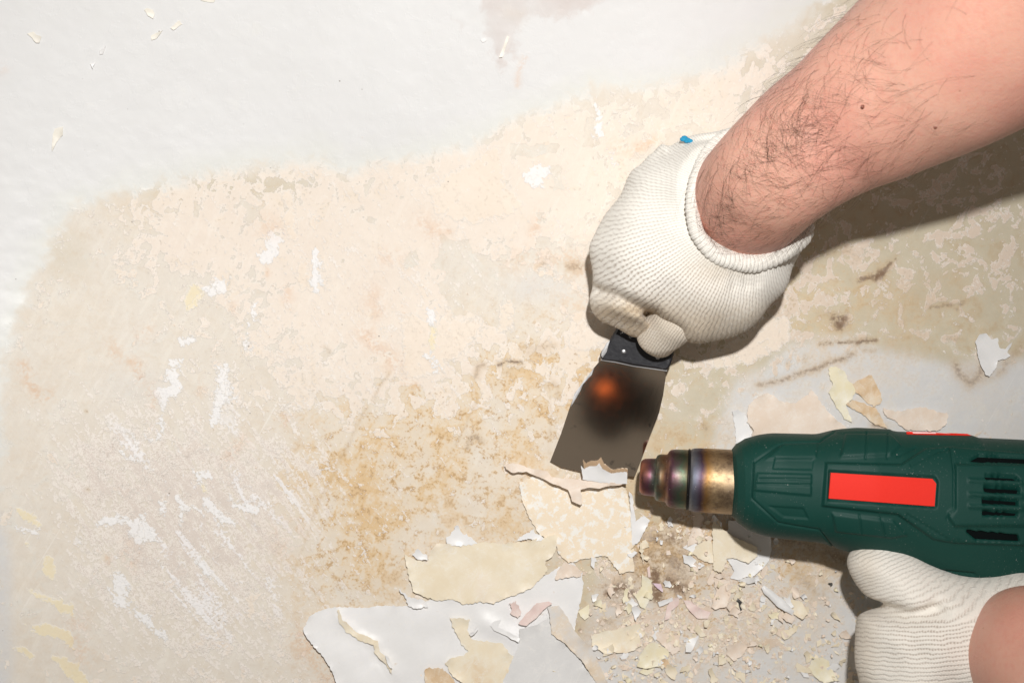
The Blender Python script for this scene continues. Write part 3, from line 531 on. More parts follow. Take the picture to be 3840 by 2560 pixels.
make_flake('paint_flake', 'pale yellow flake with notched lower edge touching a rust orange chip', D7([(590, 1180), (640, 1110), (700, 1090), (800, 1160), (790, 1200), (740, 1220), (750, 1270), (640, 1280), (570, 1270), (580, 1220)]), 'yellow', .0026, .0014, (.3, 1), amp=3)
make_flake('paint_flake', 'beige flake tucked above the notched yellow flake', D7([(650, 1040), (720, 1010), (800, 1030), (880, 1040), (882, 1150), (830, 1185), (760, 1120), (720, 1080)]), 'peach', .0012, .0012, (1, -.3), amp=4)
make_flake('paint_flake', 'small rust orange chip touching the notched yellow flake', D7([(745, 1225), (790, 1210), (805, 1260), (780, 1280), (750, 1262)]), 'tan', .0018, amp=2.5)
make_flake('paint_flake', 'pale lemon flake alone near the lower gloved hand', D7([(1850, 1220), (1930, 1195), (1980, 1230), (1990, 1280), (2055, 1372), (1950, 1395), (1880, 1350), (1815, 1280)]), 'yellow', .0014, .002, (.5, .8), amp=4)
make_flake('paint_flake', 'small white scrap at the left of the pale lemon flake', D7([(1768, 1310), (1820, 1318), (1832, 1350), (1788, 1348)]), 'white', .0016, .001, (1, 0), amp=2)
make_flake('paint_flake', 'branching cream scrap left of the lower gloved hand', D7([(1620, 1010), (1680, 1000), (1752, 968), (1742, 1000), (1690, 1050), (1650, 1072), (1630, 1050)]), 'cream', .0014, .002, (1, 0), amp=3)
make_flake('paint_flake', 'small kite shaped cream scrap in the crumbs', D7([(985, 1000), (1012, 950), (1052, 1010), (1082, 1045), (1030, 1052)]), 'cream', .0014, .0015, (0, -1), amp=3)
make_flake('paint_flake', 'peach crumbly flake in the middle of the loose crumbs', D7([(1240, 1110), (1320, 1100), (1370, 1130), (1350, 1200), (1280, 1230), (1230, 1180)]), 'peach', .0014, .001, (0, 1), amp=6, step=6)
make_flake('charred_crumb', 'small jagged black charred crumb on the pale debris', D7([(1290, 800), (1308, 765), (1342, 798), (1325, 820), (1342, 850), (1330, 872), (1318, 830)]), 'black', .0016, amp=2, step=5, cat='crumb')
make_flake('charred_crumb', 'tiny dark comma shaped crumb on bare grey enamel', D7([(1970, 660), (2000, 655), (2005, 668), (1992, 682), (1988, 668)]), 'black', .0012, amp=1.5, step=5, cat='crumb')
make_flake('paint_flake', 'thin pink splinter across the dark rust stain', D7([(638, 545), (660, 528), (667, 612), (650, 615)]), 'pink', .002, amp=1.2)
# chips on the white upper wall
for pts, lab in [([(175, 220), (220, 208), (235, 230), (268, 240), (255, 278), (235, 280), (210, 245)], 'notched cream chip stuck on the white wall farthest from the hand'), ([(940, 65), (960, 53), (1000, 65), (1012, 95), (1000, 124), (965, 105)], 'squarish cream chip on the white wall above two pointed chips'),
                 ([(1115, 185), (1170, 133), (1192, 160), (1130, 197)], 'fish shaped cream chip with pointed tail on the white wall'), ([(988, 235), (1064, 198), (1020, 252), (990, 264)], 'triangular cream chip on the white wall beside the fish shaped one'),
                 ([(648, 330), (692, 303), (672, 355), (650, 358)], 'tiny white wedge chip, upper of two, on the white wall'), ([(588, 415), (622, 410), (602, 452)], 'tiny white wedge chip, lower of two, on the white wall'),
                 ([(345, 890), (358, 842), (412, 828), (407, 880), (367, 932), (338, 990)], 'long cream dagger shaped chip on the white wall'), ([(1310, 2), (1360, -14), (1407, 4), (1395, 20), (1350, 14)], 'cream chip at the upper rim of the white wall')]:
    make_flake('paint_chip', lab, D1(pts), 'palecream' if 'cream' in lab else 'white', .0006, .0008, (0, 1), amp=2, step=6, cat='paint chip', wav=.0003)
make_flake('paint_splinter', 'needle like cream splinter on the taupe stain', D2([(1222, 233), (1237, 243), (1192, 372), (1170, 378)]), 'palecream', .0008, amp=1, step=8, cat='paint chip')
make_flake('paint_chip', 'white chip at the edge of the taupe stain', D2([(1050, 262), (1075, 248), (1088, 262), (1065, 278)]), 'white', .0006, amp=1.5, step=6, cat='paint chip')

# loose small chips: a few shapes, shared data, one object each
chip_shapes = []
for i in range(16):
    r0 = random.uniform(9, 16); el = random.uniform(.45, 1); n = random.randint(6, 10)
    base_poly = [(1920 + r0 * math.cos(a) * (q_ := random.uniform(.4, 1.4)), 1280 + el * r0 * math.sin(a) * q_) for a in [2 * math.pi * (k + random.uniform(-.2, .2)) / n for k in range(n)]]
    cu = random.uniform(.0003, .0014)
    chip_shapes.append(flake_mesh('small_chip', base_poly, lambda x, y, e: cu * ((x - 1920) / 14) ** 2 + .0002 * mnoise.noise((x / 9, y / 9, i)), cell=7, amp=2.2, step=5, thick=.0004, seed=i + 3, root=Vector((0, 0, 0))))
chip_kinds = [('white', 'small white paint chip loose in the debris under the heat gun'), ('peach', 'small peach paint chip loose in the debris under the heat gun'), ('cream', 'small cream paint chip loose in the debris under the heat gun'), ('yellow', 'small yellowish paint chip loose in the debris under the heat gun')]
chip_data = {}
for km, _ in chip_kinds:
    for i, s in enumerate(chip_shapes):
        d = s.copy(); d.materials.clear(); d.materials.append(PM[km]); chip_data[km, i] = d
pile = [(D7([(700, 620)])[0], 210, 150), (D7([(1350, 700)])[0], 190, 110), (D7([(1200, 1050)])[0], 330, 120), (D7([(1400, 1260)])[0], 420, 80), (D7([(500, 1300)])[0], 240, 60), (D7([(1100, 500)])[0], 170, 130), (D7([(1850, 1000)])[0], 220, 150), (D7([(2150, 1340)])[0], 60, 26), (D7([(960, 300)])[0], 140, 80), (D7([(300, 860)])[0], 90, 90)]
wts = np.array([1.2, 1.2, 2.2, 2.2, .8, 1.2, .8, .8, .8, .6]); wts /= wts.sum()
zone = ['around the dark rust stain', 'by the squarish peach flake', 'among the thickest crumbs', 'in the crumbs on the bare grey enamel', 'beside the broad cream yellow flake', 'by the lemon flakes under the gun collar', 'between the rolled strip and the lower glove', 'close beside the lower glove', 'below the nozzle pipe', 'along the edge of the white sheet']
for i in range(250):
    (cx, cy), sx, sy = pile[rng.choice(len(pile), p=wts)]
    px, py = cx + rng.normal() * sx, min(cy + rng.normal() * sy, 2600)
    if ((px - 2480) / 120) ** 2 + ((py - 2130) / 110) ** 2 < 1 and rng.random() < .6: continue
    if px > 3250 or py < 1860 or (px < 2180 and py < 2470 and px + .6 * (2470 - py) < 2330): continue
    km, lab = chip_kinds[rng.choice(4, p=[.36, .28, .24, .12])]
    o = bpy.data.objects.new('small_paint_chip', chip_data[km, int(rng.integers(16))]); col.objects.link(o)
    o.location = onsurf(px, py, .0012 + .002 * rng.random()); o.rotation_euler = (rng.normal() * .16, rng.normal() * .16, rng.random() * 6.28)
    s = .5 + 1.5 * rng.random() ** 2.2; o.scale = (s * rng.uniform(.6, 1.3), s, 1.4)
    zn = min(range(len(pile)), key=lambda q: (pile[q][0][0] - px) ** 2 + (pile[q][0][1] - py) ** 2)
    o['label'] = 'small %s paint chip loose %s' % (dict(yellow='yellowish').get(km, km), zone[zn]); o['category'] = 'paint chip'; o['group'] = '%s chips %s' % (km, zone[zn])
# crumbs nobody could count
def crumbs(name, n, place, mat, smin_, smax_):
    vs, fs = [], []
    for i in range(n):
        p = onsurf(*place(), .0003); s = smin_ + (smax_ - smin_) * rng.random() ** 3
        a = rng.random() * 6.28; e = rng.uniform(.3, 1.0); ca, sa = math.cos(a), math.sin(a); t = rng.uniform(-.5, .5)
        k = len(vs); j = [rng.uniform(.5, 1.2) for _ in range(4)]
        for (x, y), q in zip(((1, 0), (0, 1), (-1, 0), (0, -1)), j):
            x, y = x * s * q, y * s * e * q; vs.append((p.x + ca * x - sa * y, p.y + sa * x + ca * y, p.z + .0002 + abs(t) * s * .5 + t * x))
        vs.append((p.x, p.y, p.z - .0004)); fs += [(k, k + 1, k + 2, k + 3), (k + 1, k, k + 4), (k + 2, k + 1, k + 4), (k + 3, k + 2, k + 4), (k, k + 3, k + 4)]
    o = obj(name, mesh(name, vs, fs, False), mat); o['kind'] = 'stuff'; return o
def deb():
    while True:
        (cx, cy), sx, sy = pile[rng.choice(len(pile), p=wts)]
        px, py = cx + rng.normal() * sx * 1.2, cy + rng.normal() * sy * 1.25
        if ((px - 2480) / 120) ** 2 + ((py - 2120) / 120) ** 2 < 1 and rng.random() < .85: continue
        if py > 1860 and px < 3330 and py < 2620 and float(fbm(np.array([px / 55.]), np.array([py / 55.]), 91, 3)[0]) + rng.normal() * .05 > .5 and not (px < 2180 and py < 2470 and px + .6 * (2470 - py) < 2300): return px, py
o = crumbs('paint_crumbs', 1300, deb, PM['peach'], .0004, .0028); o['label'] = 'peach paint crumbs strewn under the heat gun'; o['category'] = 'crumbs'
o = crumbs('paint_crumbs', 1300, deb, PM['cream'], .0004, .0028); o['label'] = 'cream paint crumbs strewn under the heat gun'; o['category'] = 'crumbs'
o = crumbs('paint_crumbs', 900, lambda: (rng.normal() * 420 + 1500, rng.normal() * 330 + 1500), PM['peach'], .0002, .0008); o['label'] = 'fine peach paint dust on the stripped surface'; o['category'] = 'crumbs'

# ================================================================== SCRAPER
m = M('brushed_steel'); g = m.noise(1, 5, .6, vec=m.scaled(m.pos(), 40, 1500, 200, 1.2)); g2 = m.noise(40, 4); d2 = m.noise(130, 5, .6)
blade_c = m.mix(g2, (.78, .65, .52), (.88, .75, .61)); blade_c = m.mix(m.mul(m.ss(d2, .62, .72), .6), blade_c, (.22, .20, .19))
mat_blade = m.done(blade_c, m.add(.05, m.mul(g, .06)), m.bump(g, .00002, .2), metal=1.0)
m = M('black_plastic'); sn = m.noise(260, 5, .65); kk = m.mul(m.ss(m.noise(1, 5, .6, vec=m.scaled(m.pos(), 500, 120, 300, .6)), .64, .72), .35)
mat_black = m.done(m.mix(kk, (.012, .012, .016), (.30, .30, .31)), m.add(.25, m.mul(sn, .25)), m.bump(sn, .0004, .4))
m = M('bare_rivet'); mat_rivet = m.done((.45, .45, .46), .35, metal=.8)
m = M('dried_white_paint'); mat_smear = m.done(m.mix(m.noise(400), (.55, .55, .56), (.85, .85, .85)), .6, m.bump(m.noise(700), .0006))

tip0, top0 = C2([(630, 1215)])[0], C2([(935, 425)])[0]
scraper = thing('paint_scraper', 'steel paint scraper with black handle gripped in the knitted glove', 'scraper', onsurf(*tip0))
def bz(px, py):
    """height of the blade plane: lower edge on the tub, rising slightly to the handle"""
    d = ((px - tip0[0]) * .36 + (tip0[1] - py) * .933)
    return .0025 + .0115 * max(d, 0) / 440
bl_n = Vector((-.36 * .13 - .085, -.93 * .13, .985)).normalized(); bl_p = P(*tip0, .0058)
def PB(px, py, off=0.0):
    """point of the (exactly flat) blade plane under a photo pixel"""
    d = P(px, py, 0) - Vector((0, 0, H)); return Vector((0, 0, H)) + d * ((bl_p + bl_n * off - Vector((0, 0, H))).dot(bl_n) / d.dot(bl_n))
def bz(px, py): return PB(px, py).z
def slab(poly, zf, th, bev=0.0):
    v = [PB(x, y, zf(x, y) - bz(x, y)) for x, y in poly]; n = len(v)
    cen = sum(v, Vector()) / n
    inn = [p + (cen - p).normalized() * bev for p in v] if bev else v
    vs = inn + [p - Vector((0, 0, bev)) for p in v] + [p - Vector((0, 0, th)) for p in v] if bev else v + [p - Vector((0, 0, th)) for p in v]
    L = 3 if bev else 2
    fs = [list(range(n))[::-1]] if (v[1] - v[0]).cross(v[2] - v[1]).z < 0 else [list(range(n))]
    rev = fs[0][0] != 0
    for l in range(L - 1):
        for i in range(n):
            j = (i + 1) % n; q = [l * n + i, (l + 1) * n + i, (l + 1) * n + j, l * n + j]
            fs.append(q[::-1] if rev else q)
    b = [(L - 1) * n + i for i in range(n)]; fs.append(b if rev else b[::-1])
    return vs, fs
blade_poly = C2([(700, 380), (640, 450), (560, 560), (500, 640), (460, 750), (400, 930), (320, 1135), (400, 1178), (560, 1213), (740, 1228), (940, 1247), (990, 1120), (1060, 930), (1120, 780), (1150, 650), (1172, 500), (1178, 455)])
vs, fs = slab(blade_poly, bz, .0011); me = mesh('blade', vs, fs, False); under(obj('blade', me, mat_blade), scraper)['label'] = 'brownish reflecting steel blade flaring to a slanted edge'
plate = C2([(690, 352), (700, 330), (760, 245), (820, 145), (870, 110), (960, 60), (1250, 90), (1265, 200), (1215, 400), (1195, 448), (1175, 464), (1100, 452), (930, 430), (800, 400), (705, 388), (692, 372)])
vs, fs = slab(plate, lambda x, y: bz(x, y) + .0045, .0062, .0011); bol = under(obj('handle_bolster', mesh('handle_bolster', vs, fs, False), mat_black), scraper); bol['label'] = 'black worn plate clamping the blade'
edge = C2([(695, 383), (800, 398), (930, 428), (1100, 452), (1178, 464), (1180, 474), (1098, 462), (930, 438), (800, 410), (695, 394)])
vs, fs = slab(edge, lambda x, y: bz(x, y) + .0020, .0018); under(obj('bolster_rim', mesh('bolster_rim', vs, fs, False), mat_rivet), scraper)
def dome(name, px, py, z, r, hgt, mat, root):
    c0 = P(px, py, z); vs = [c0 + Vector((0, 0, hgt))]; fs = []
    for k in range(1, 4):
        for j in range(14):
            a = j / 14 * 6.283; q = k / 3 * math.pi / 2
            vs.append(c0 + Vector((r * math.sin(q) * math.cos(a), r * math.sin(q) * math.sin(a), hgt * math.cos(q))))
    for j in range(14):
        fs.append((0, 1 + j, 1 + (j + 1) % 14))
        for k in range(2): fs.append((1 + k * 14 + j, 15 + k * 14 + j, 15 + k * 14 + (j + 1) % 14, 1 + k * 14 + (j + 1) % 14))
    o = obj(name, mesh(name, vs, fs), mat); under(o, root); return o
for u, v in ((862, 327), (1112, 370)):
    x, y = C2([(u, v)])[0]; dome('rivet', x, y, bz(x, y) + .0046, .0014, .0004, mat_rivet, scraper)
# handle grip running up under the hand
ax0 = np.array(P(*C2([(1010, 110)])[0], .016)); ax1 = np.array(P(2600, 830, .030))
pth = catmull([ax0, ax0 * .6 + ax1 * .4 + [0, 0, .003], ax1], 24); T, N, B = frames(pth); rr = .011 + .003 * np.sin(np.linspace(0, math.pi, 24)); rr[0] = .009; rr[-1] = .006
th = np.linspace(0, 2 * math.pi, 24, endpoint=False)
V = (pth[:, None] + rr[:, None, None] * (np.cos(th)[None, :, None] * N[:, None] * .75 + np.sin(th)[None, :, None] * B[:, None] * 1.15)).reshape(-1, 3)
F = grid_faces(24, 24).tolist() + [list(range(24))[::-1], list(range(23 * 24, 24 * 24))]
under(obj('handle', mesh('handle', V, F), mat_black), scraper)
sm = C2([(640, 452), (625, 500), (560, 570), (540, 620), (500, 690), (480, 720), (470, 735), (498, 640), (558, 555)])
vs, fs = slab(sm, lambda x, y: bz(x, y) + .0004, .0008); under(obj('paint_smear', mesh('paint_smear', vs, fs), mat_smear), scraper)['label'] = 'white paint smear along the blade shoulder'
sm = C2([(700, 330), (735, 265), (760, 245), (745, 290), (735, 330), (705, 375), (695, 360)])
vs, fs = slab(sm, lambda x, y: bz(x, y) + .0050, .0012); under(obj('paint_smear', mesh('paint_smear', vs, fs), mat_smear), scraper)

# ================================================================== HEAT GUN
m = M('green_plastic'); sp = m.noise(1800, 3, .6); dust = m.mul(m.ss(m.vor(260), .10, .05), m.ss(m.noise(60), .5, .62)); dust2 = m.mul(m.ss(m.vor(620), .16, .08), m.ss(m.noise(35), .46, .6))
gc = m.mix(m.noise(30), (.0015, .039, .030), (.0025, .050, .038)); gc = m.mix(m.mul(dust, .7), gc, (.45, .45, .42)); gc = m.mix(m.mul(dust2, .35), gc, (.35, .38, .36))
mat_green = m.done(gc, .58, m.bump(sp, .0003, .35), Specular_IOR_Level=.32)
m = M('red_label'); mat_red = m.done(m.mix(m.noise(900), (.78, .016, .005), (.84, .022, .007)), .75, m.bump(m.noise(1500), .0002, .2))
m = M('white_sticker'); mat_sticker = m.done(m.mix(m.noise(200), (.75, .72, .70), (.80, .78, .76)), .4)
m = M('black_vent_shade'); mat_vent = m.done((.004, .006, .006), .9, Specular_IOR_Level=.05)

gun = thing('heat_gun', 'dark green heat gun with red label and heat tinted nozzle', 'heat gun', P(2800, 1815, .012))
sx = [2728, 2733, 2746, 2768, 2800, 2850, 2900, 3070, 3140, 3210, 3340, 3360, 3640, 3662, 3840, 4100, 4250, 4290]
tp = [1762, 1722, 1690, 1664, 1645, 1630, 1624, 1628, 1611, 1605, 1611, 1618, 1628, 1641, 1649, 1668, 1700, 1780]
bt = [1860, 1902, 1934, 1960, 1983, 2003, 2012, 2030, 2055, 2074, 2110, 2118, 2232, 2240, 2250, 2230, 2180, 2060]
GZ0 = .047; kz = (H - GZ0) / H / PX
NS, NA = 560, 300
PXS = np.concatenate([np.linspace(2728, 2800, 60, endpoint=False), np.linspace(2800, 4290, NS - 60)])
ct = np.interp(PXS, sx, (np.array(tp) + np.array(bt)) / 2.0); hf = np.interp(PXS, sx, (np.array(bt) - np.array(tp)) / 2.0)
def sm1(a, k):
    p = np.pad(a, k, mode='edge'); return np.convolve(p, np.ones(2 * k + 1) / (2 * k + 1), 'valid')
ct[60:] = sm1(ct, 6)[60:]; hf[60:] = sm1(hf, 6)[60:]
phi = np.linspace(0, 2 * math.pi, NA, endpoint=False); cp, sp_ = np.cos(phi), np.sin(phi); ex = 2.35
rr = (np.abs(cp) ** ex + np.abs(sp_) ** ex) ** (-1 / ex)
cy_ = rr * cp; cz_ = rr * sp_
Vx = np.repeat(((PXS - 1920) * kz)[:, None], NA, 1)
Vy = ((1280 - ct) * kz)[:, None] + (hf * kz)[:, None] * cy_[None]
Vz = GZ0 + (np.minimum(hf, 236 + .12 * (hf - 236)) * kz * .98)[:, None] * cz_[None]
n_y, n_z = cy_ / np.hypot(cy_, cz_), cz_ / np.hypot(cy_, cz_)
QX, QY = topx(Vx, Vy, Vz); U, W_ = (QX - 2600) / .6761, (QY - 1500) / .6761
topm = sstep(cz_, -.15, .1)[None]
def plat(poly, hgt, bev): return hgt * sstep(poly_sdf(U, W_, poly), -bev, bev)
def groove(pts, wd, dep): return -dep * np.exp(-(line_d(U, W_, pts) / wd) ** 2)
D = np.zeros_like(U)
D += plat([(735, 352), (1150, 362), (1285, 278), (1420, 268), (1800, 300), (2300, 300), (2300, 820), (1790, 800), (1440, 785), (1330, 765), (1130, 628), (715, 582)], .0016, 9)
D += plat([(1445, 372), (2300, 390), (2300, 700), (1440, 690), (1405, 645), (1405, 620), (1440, 600)], .0012, 7)
D -= plat([(748, 396), (1335, 430), (1352, 458), (1342, 592), (1310, 592), (742, 552)], .0012, 5)
D += plat([(845, 192), (1095, 195), (1150, 250), (1095, 305), (815, 318)], .0009, 7) + plat([(770, 625), (1105, 665), (1185, 745), (1100, 760), (790, 725)], .0009, 7)
for pts in ([(960, 180), (955, 320)], [(1078, 190), (1075, 320)], [(920, 640), (930, 730)], [(1040, 650), (1060, 745)], [(1235, 262), (1130, 310)]): D += groove(pts, 4, .0006)
D += groove([(335, 345), (470, 250), (510, 238), (700, 230), (735, 205), (800, 165)], 4, .0007) + groove([(335, 345), (325, 545), (470, 680), (560, 697), (700, 720), (735, 765), (790, 830), (860, 870)], 4, .0007)
D += groove([(1420, 272), (1440, 400), (1440, 600), (1400, 650)], 5, .0006) + groove([(1200, 370), (1350, 300), (1420, 285)], 4, .0005) + groove([(1180, 630), (1420, 770), (1480, 770)], 4, .0005)
D += plat([(355, 405), (655, 412), (652, 528), (340, 500)], .0006, 5) + groove([(365, 437), (650, 440)], 4, .0006) + groove([(350, 465), (652, 470)], 4, .0006)
D += plat([(455, 318), (668, 328), (660, 385), (440, 380)], -.0005, 4) + plat([(420, 588), (612, 600), (640, 660), (500, 650)], -.0005, 4) + plat([(500, 245), (690, 238), (680, 318), (400, 330)], .0005, 6)
slots = [[(1608, 428), (1770, 436), (1802, 460), (1608, 450)], [(1600, 488), (1797, 500), (1792, 526), (1600, 513)], [(1590, 550), (1787, 564), (1787, 582), (1590, 574)], [(1590, 614), (1787, 628), (1782, 640), (1590, 636)],
         [(1528, 346), (1580, 317), (1990, 335), (1990, 366), (1575, 350)], [(1503, 717), (1792, 745), (1802, 777), (1562, 766)], [(1860, 436), (2000, 442), (2000, 466), (1860, 460)], [(1860, 500), (2000, 508), (2000, 530), (1860, 525)]]
for s in slots: D -= plat(s, .0040, 4)
for v in (470, 540, 600): D += .0009 * np.exp(-(line_d(U, W_, [(1515, v - 12), (1805, v + 5)]) / 7) ** 2)
D += groove([(1240, 958), (1400, 950), (1560, 965)], 6, .0010)
D += plat([(700, 160), (790, 130), (1115, 140), (1090, 178), (830, 185)], .0004, 8)
D *= topm * 1.45
Vy2, Vz2 = Vy + n_y[None] * D, Vz + n_z[None] * D
V = np.stack([Vx, Vy2, Vz2], -1).reshape(-1, 3)
F = grid_faces(NS, NA).tolist() + [list(range(NA)), list(range((NS - 1) * NA, NS * NA))[::-1]]
me = mesh('housing', V, F); housing = under(obj('housing', me, mat_green), gun)
def gun_top(px, py, off=0.0):
    """point on the housing under a photo pixel"""
    z = GZ0 + .03
    for _ in range(14):
        k = (H - z) / H / PX; x = (px - 1920) * k; y = (1280 - py) * k
        s = x / kz + 1920; c0 = (1280 - np.interp(s, PXS, ct)) * kz; h0 = np.interp(s, PXS, hf); hz = min(h0, 236 + .12 * (h0 - 236)) * kz; h0 = h0 * kz
        q = min(abs((y - c0) / h0), .995); z = GZ0 + .98 * hz * (1 - q ** ex) ** (1 / ex) + off
    return P(px, py, z)
def skin_patch(name, poly, off, th, mat, cell=12):
    b = rag(poly, 0, cell, 1); nb = len(b)
    x0 = min(p[0] for p in b); x1 = max(p[0] for p in b); y0 = min(p[1] for p in b); y1 = max(p[1] for p in b)
    gx, gy = np.meshgrid(np.arange(x0, x1, cell), np.arange(y0, y1, cell), indexing='ij'); k = poly_sdf(gx, gy, b) > cell * .5
    r = delaunay_2d_cdt([Vector(p) for p in b] + [Vector((float(a), float(c_))) for a, c_ in zip(gx[k], gy[k])], [(i, (i + 1) % nb) for i in range(nb)], [list(range(nb))], 1, 1e-5)
    top = [gun_top(p.x, p.y, off) for p in r[0]]; n = len(top); vs = top + [v - Vector((0, 0, th)) for v in top]; fs = []; ec = set()
    for t in r[2]:
        t = list(t)
        if (top[t[1]] - top[t[0]]).cross(top[t[2]] - top[t[0]]).z < 0: t.reverse()
        fs += [t, [i + n for i in reversed(t)]]
        for i in range(3): ec.add((t[i], t[(i + 1) % 3]))
    for a, c_ in ec:
        if (c_, a) not in ec: fs.append([c_, a, a + n, c_ + n])
    me = mesh(name, vs, fs); sharp_rim(me)
    return under(obj(name, me, mat), gun)
skin_patch('label_plate', C3([(763, 402), (1326, 436), (1347, 462), (1338, 587), (1308, 586), (751, 544)]), .0019, .0014, mat_red)['label'] = 'bright red blank label'
skin_patch('sticker', C3([(1182, 174), (1300, 176), (1440, 183), (1520, 186), (1545, 196), (1380, 193), (1185, 190)]), .0006, .0006, mat_red, 6)['label'] = 'red edged sticker on the housing side'
skin_patch('sticker', C3([(1215, 176), (1400, 181), (1440, 187), (1370, 188), (1220, 183)]), .0010, .0008, mat_sticker, 5)['label'] = 'white area of the side sticker'
for s in slots[:6]: skin_patch('vent_shade_fill', C3(s), .0010, .0006, mat_vent, 9)  # black plates laid in the recesses stand in for their deep shade
# handle going down-right below the hand
hp = catmull([P(3620, 2060, .044), P(3680, 2200, .047), P(3740, 2380, .052), P(3830, 2640, .050), P(3880, 2800, .048)], 40); T, N, B = frames(hp)
rh = np.interp(np.linspace(0, 1, 40), [0, .2, .4, .9, 1], [.032, .029, .021, .020, .016])
V = (hp[:, None] + rh[:, None, None] * (np.cos(th)[None, :, None] * N[:, None] * .85 + np.sin(th)[None, :, None] * B[:, None] * 1.2)).reshape(-1, 3)
under(obj('handle', mesh('handle', V, grid_faces(40, 24).tolist() + [list(range(24))[::-1], list(range(39 * 24, 40 * 24))]), mat_green), gun)
vs = []; fs = []
# nozzle pieces: lathes around the gun axis
na = np.array(P(2400, 1786, .036)); nb_ = np.array(P(2735, 1806, .043)); nd = (nb_ - na); nlen = np.linalg.norm(nd); nd /= nlen
up = np.array([0, 0, 1.]); up -= nd * up.dot(nd); up /= np.linalg.norm(up); sd_ = np.cross(nd, up)
def lathe(name, prof, mat, seg=72):
    a = np.linspace(0, 2 * math.pi, seg, endpoint=False); ring = np.cos(a)[:, None] * up + np.sin(a)[:, None] * sd_
    V = np.concatenate([na + nd * (s * nlen) + r * ring for s, r in prof]); n = len(prof)
    F = grid_faces(n, seg)
    me = mesh(name, V, F); me.calc_loop_triangles()
    o = obj(name, me, mat); under(o, gun); 
    attr(me, 'along', np.repeat([s for s, r in prof], seg)); return o
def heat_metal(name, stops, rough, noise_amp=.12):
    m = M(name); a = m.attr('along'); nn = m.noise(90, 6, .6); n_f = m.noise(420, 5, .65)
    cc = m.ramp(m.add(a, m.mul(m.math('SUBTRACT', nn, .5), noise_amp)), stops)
    cc = m.mix(m.mul(m.ss(m.add(m.noise(60, 5, .6), m.mul(m.math('SUBTRACT', n_f, .5), .5)), .46, .72), .62), cc, (.09, .055, .04)); cc = m.mix(m.mul(m.ss(m.vor(420), .12, .06), m.ss(nn, .5, .6), .8), cc, (.75, .72, .68))  # dark mottle, also standing in for dark reflections on the metal
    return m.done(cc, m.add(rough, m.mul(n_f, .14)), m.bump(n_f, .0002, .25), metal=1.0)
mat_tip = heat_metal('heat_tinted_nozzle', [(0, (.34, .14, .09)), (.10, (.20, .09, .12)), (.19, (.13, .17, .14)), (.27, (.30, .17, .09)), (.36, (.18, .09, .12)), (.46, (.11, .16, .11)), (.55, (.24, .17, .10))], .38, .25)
mat_pipe = heat_metal('heat_tinted_pipe', [(.52, (.34, .34, .33)), (.61, (.18, .19, .24)), (.68, (.11, .07, .10)), (.74, (.34, .19, .07)), (.82, (.52, .37, .21)), (1.0, (.42, .31, .20))], .48)  # tip and pipe tints darkened in place of dark surroundings mirrored in them
mat_gap = heat_metal('dark_gap_ring', [(0, (.03, .03, .03)), (1, (.03, .03, .03))], .5)  # dark ring drawn for the black gap between tip and pipe
kp = (H - .04) / H / PX
def pr(x): return (x - 2400) / 335.0
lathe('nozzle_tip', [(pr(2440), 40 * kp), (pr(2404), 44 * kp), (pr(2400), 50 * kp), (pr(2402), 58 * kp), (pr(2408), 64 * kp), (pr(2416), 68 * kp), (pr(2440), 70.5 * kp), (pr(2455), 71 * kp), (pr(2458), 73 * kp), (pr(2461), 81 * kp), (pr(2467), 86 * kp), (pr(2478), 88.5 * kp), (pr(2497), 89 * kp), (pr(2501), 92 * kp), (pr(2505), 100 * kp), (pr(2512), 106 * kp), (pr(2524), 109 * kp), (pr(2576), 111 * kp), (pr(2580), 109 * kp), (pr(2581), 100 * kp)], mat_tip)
lathe('nozzle_ring', [(pr(2578), 104 * kp), (pr(2578), 113 * kp), (pr(2582), 115 * kp), (pr(2586), 113 * kp), (pr(2587), 104 * kp)], mat_gap)
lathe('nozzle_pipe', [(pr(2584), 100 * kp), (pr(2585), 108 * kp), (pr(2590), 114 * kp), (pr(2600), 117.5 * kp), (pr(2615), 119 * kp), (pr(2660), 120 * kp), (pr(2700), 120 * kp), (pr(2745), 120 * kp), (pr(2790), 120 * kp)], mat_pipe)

# ================================================================== PERSON: forearms and knitted gloves
person = thing('person', 'bare forearms in white knitted gloves, working with scraper and heat gun', 'person', (0.30, 0.02, 0.02))
m = M('skin'); a1 = m.noise(55, 5, .6); a2 = m.noise(300, 5, .6); a3 = m.noise(900, 3, .6); red = m.attr('flush')
sk = m.mix(a1, (.66, .345, .25), (.74, .43, .33)); sk = m.mix(m.mul(m.ss(a2, .45, .7), .45), sk, (.68, .29, .22)); sk = m.mix(m.mul(m.ss(m.noise(22, 4), .4, .7), .35), sk, (.70, .30, .24)); sk = m.mix(m.mul(red, .75), sk, (.71, .26, .20))
sk = m.mix(m.mul(m.ss(m.vor(95), .05, .03), .6), sk, (.34, .13, .08))
wr = m.noise(1, 5, .6, vec=m.scaled(m.pos(), 420, 900, 420, .7))
mat_skin = m.done(sk, .46, m.bump(m.add(m.mul(a2, .5), m.mul(a3, .35), m.mul(wr, .6)), .0006, .55), Subsurface_Weight=.12, Subsurface_Radius=(.006, .002, .001), Subsurface_Scale=.6, Specular_IOR_Level=.4)
m = M('dark_hair'); mat_hair = m.done((.07, .035, .018), .5)
m = M('mole'); mat_mole = m.done((.20, .06, .035), .5)

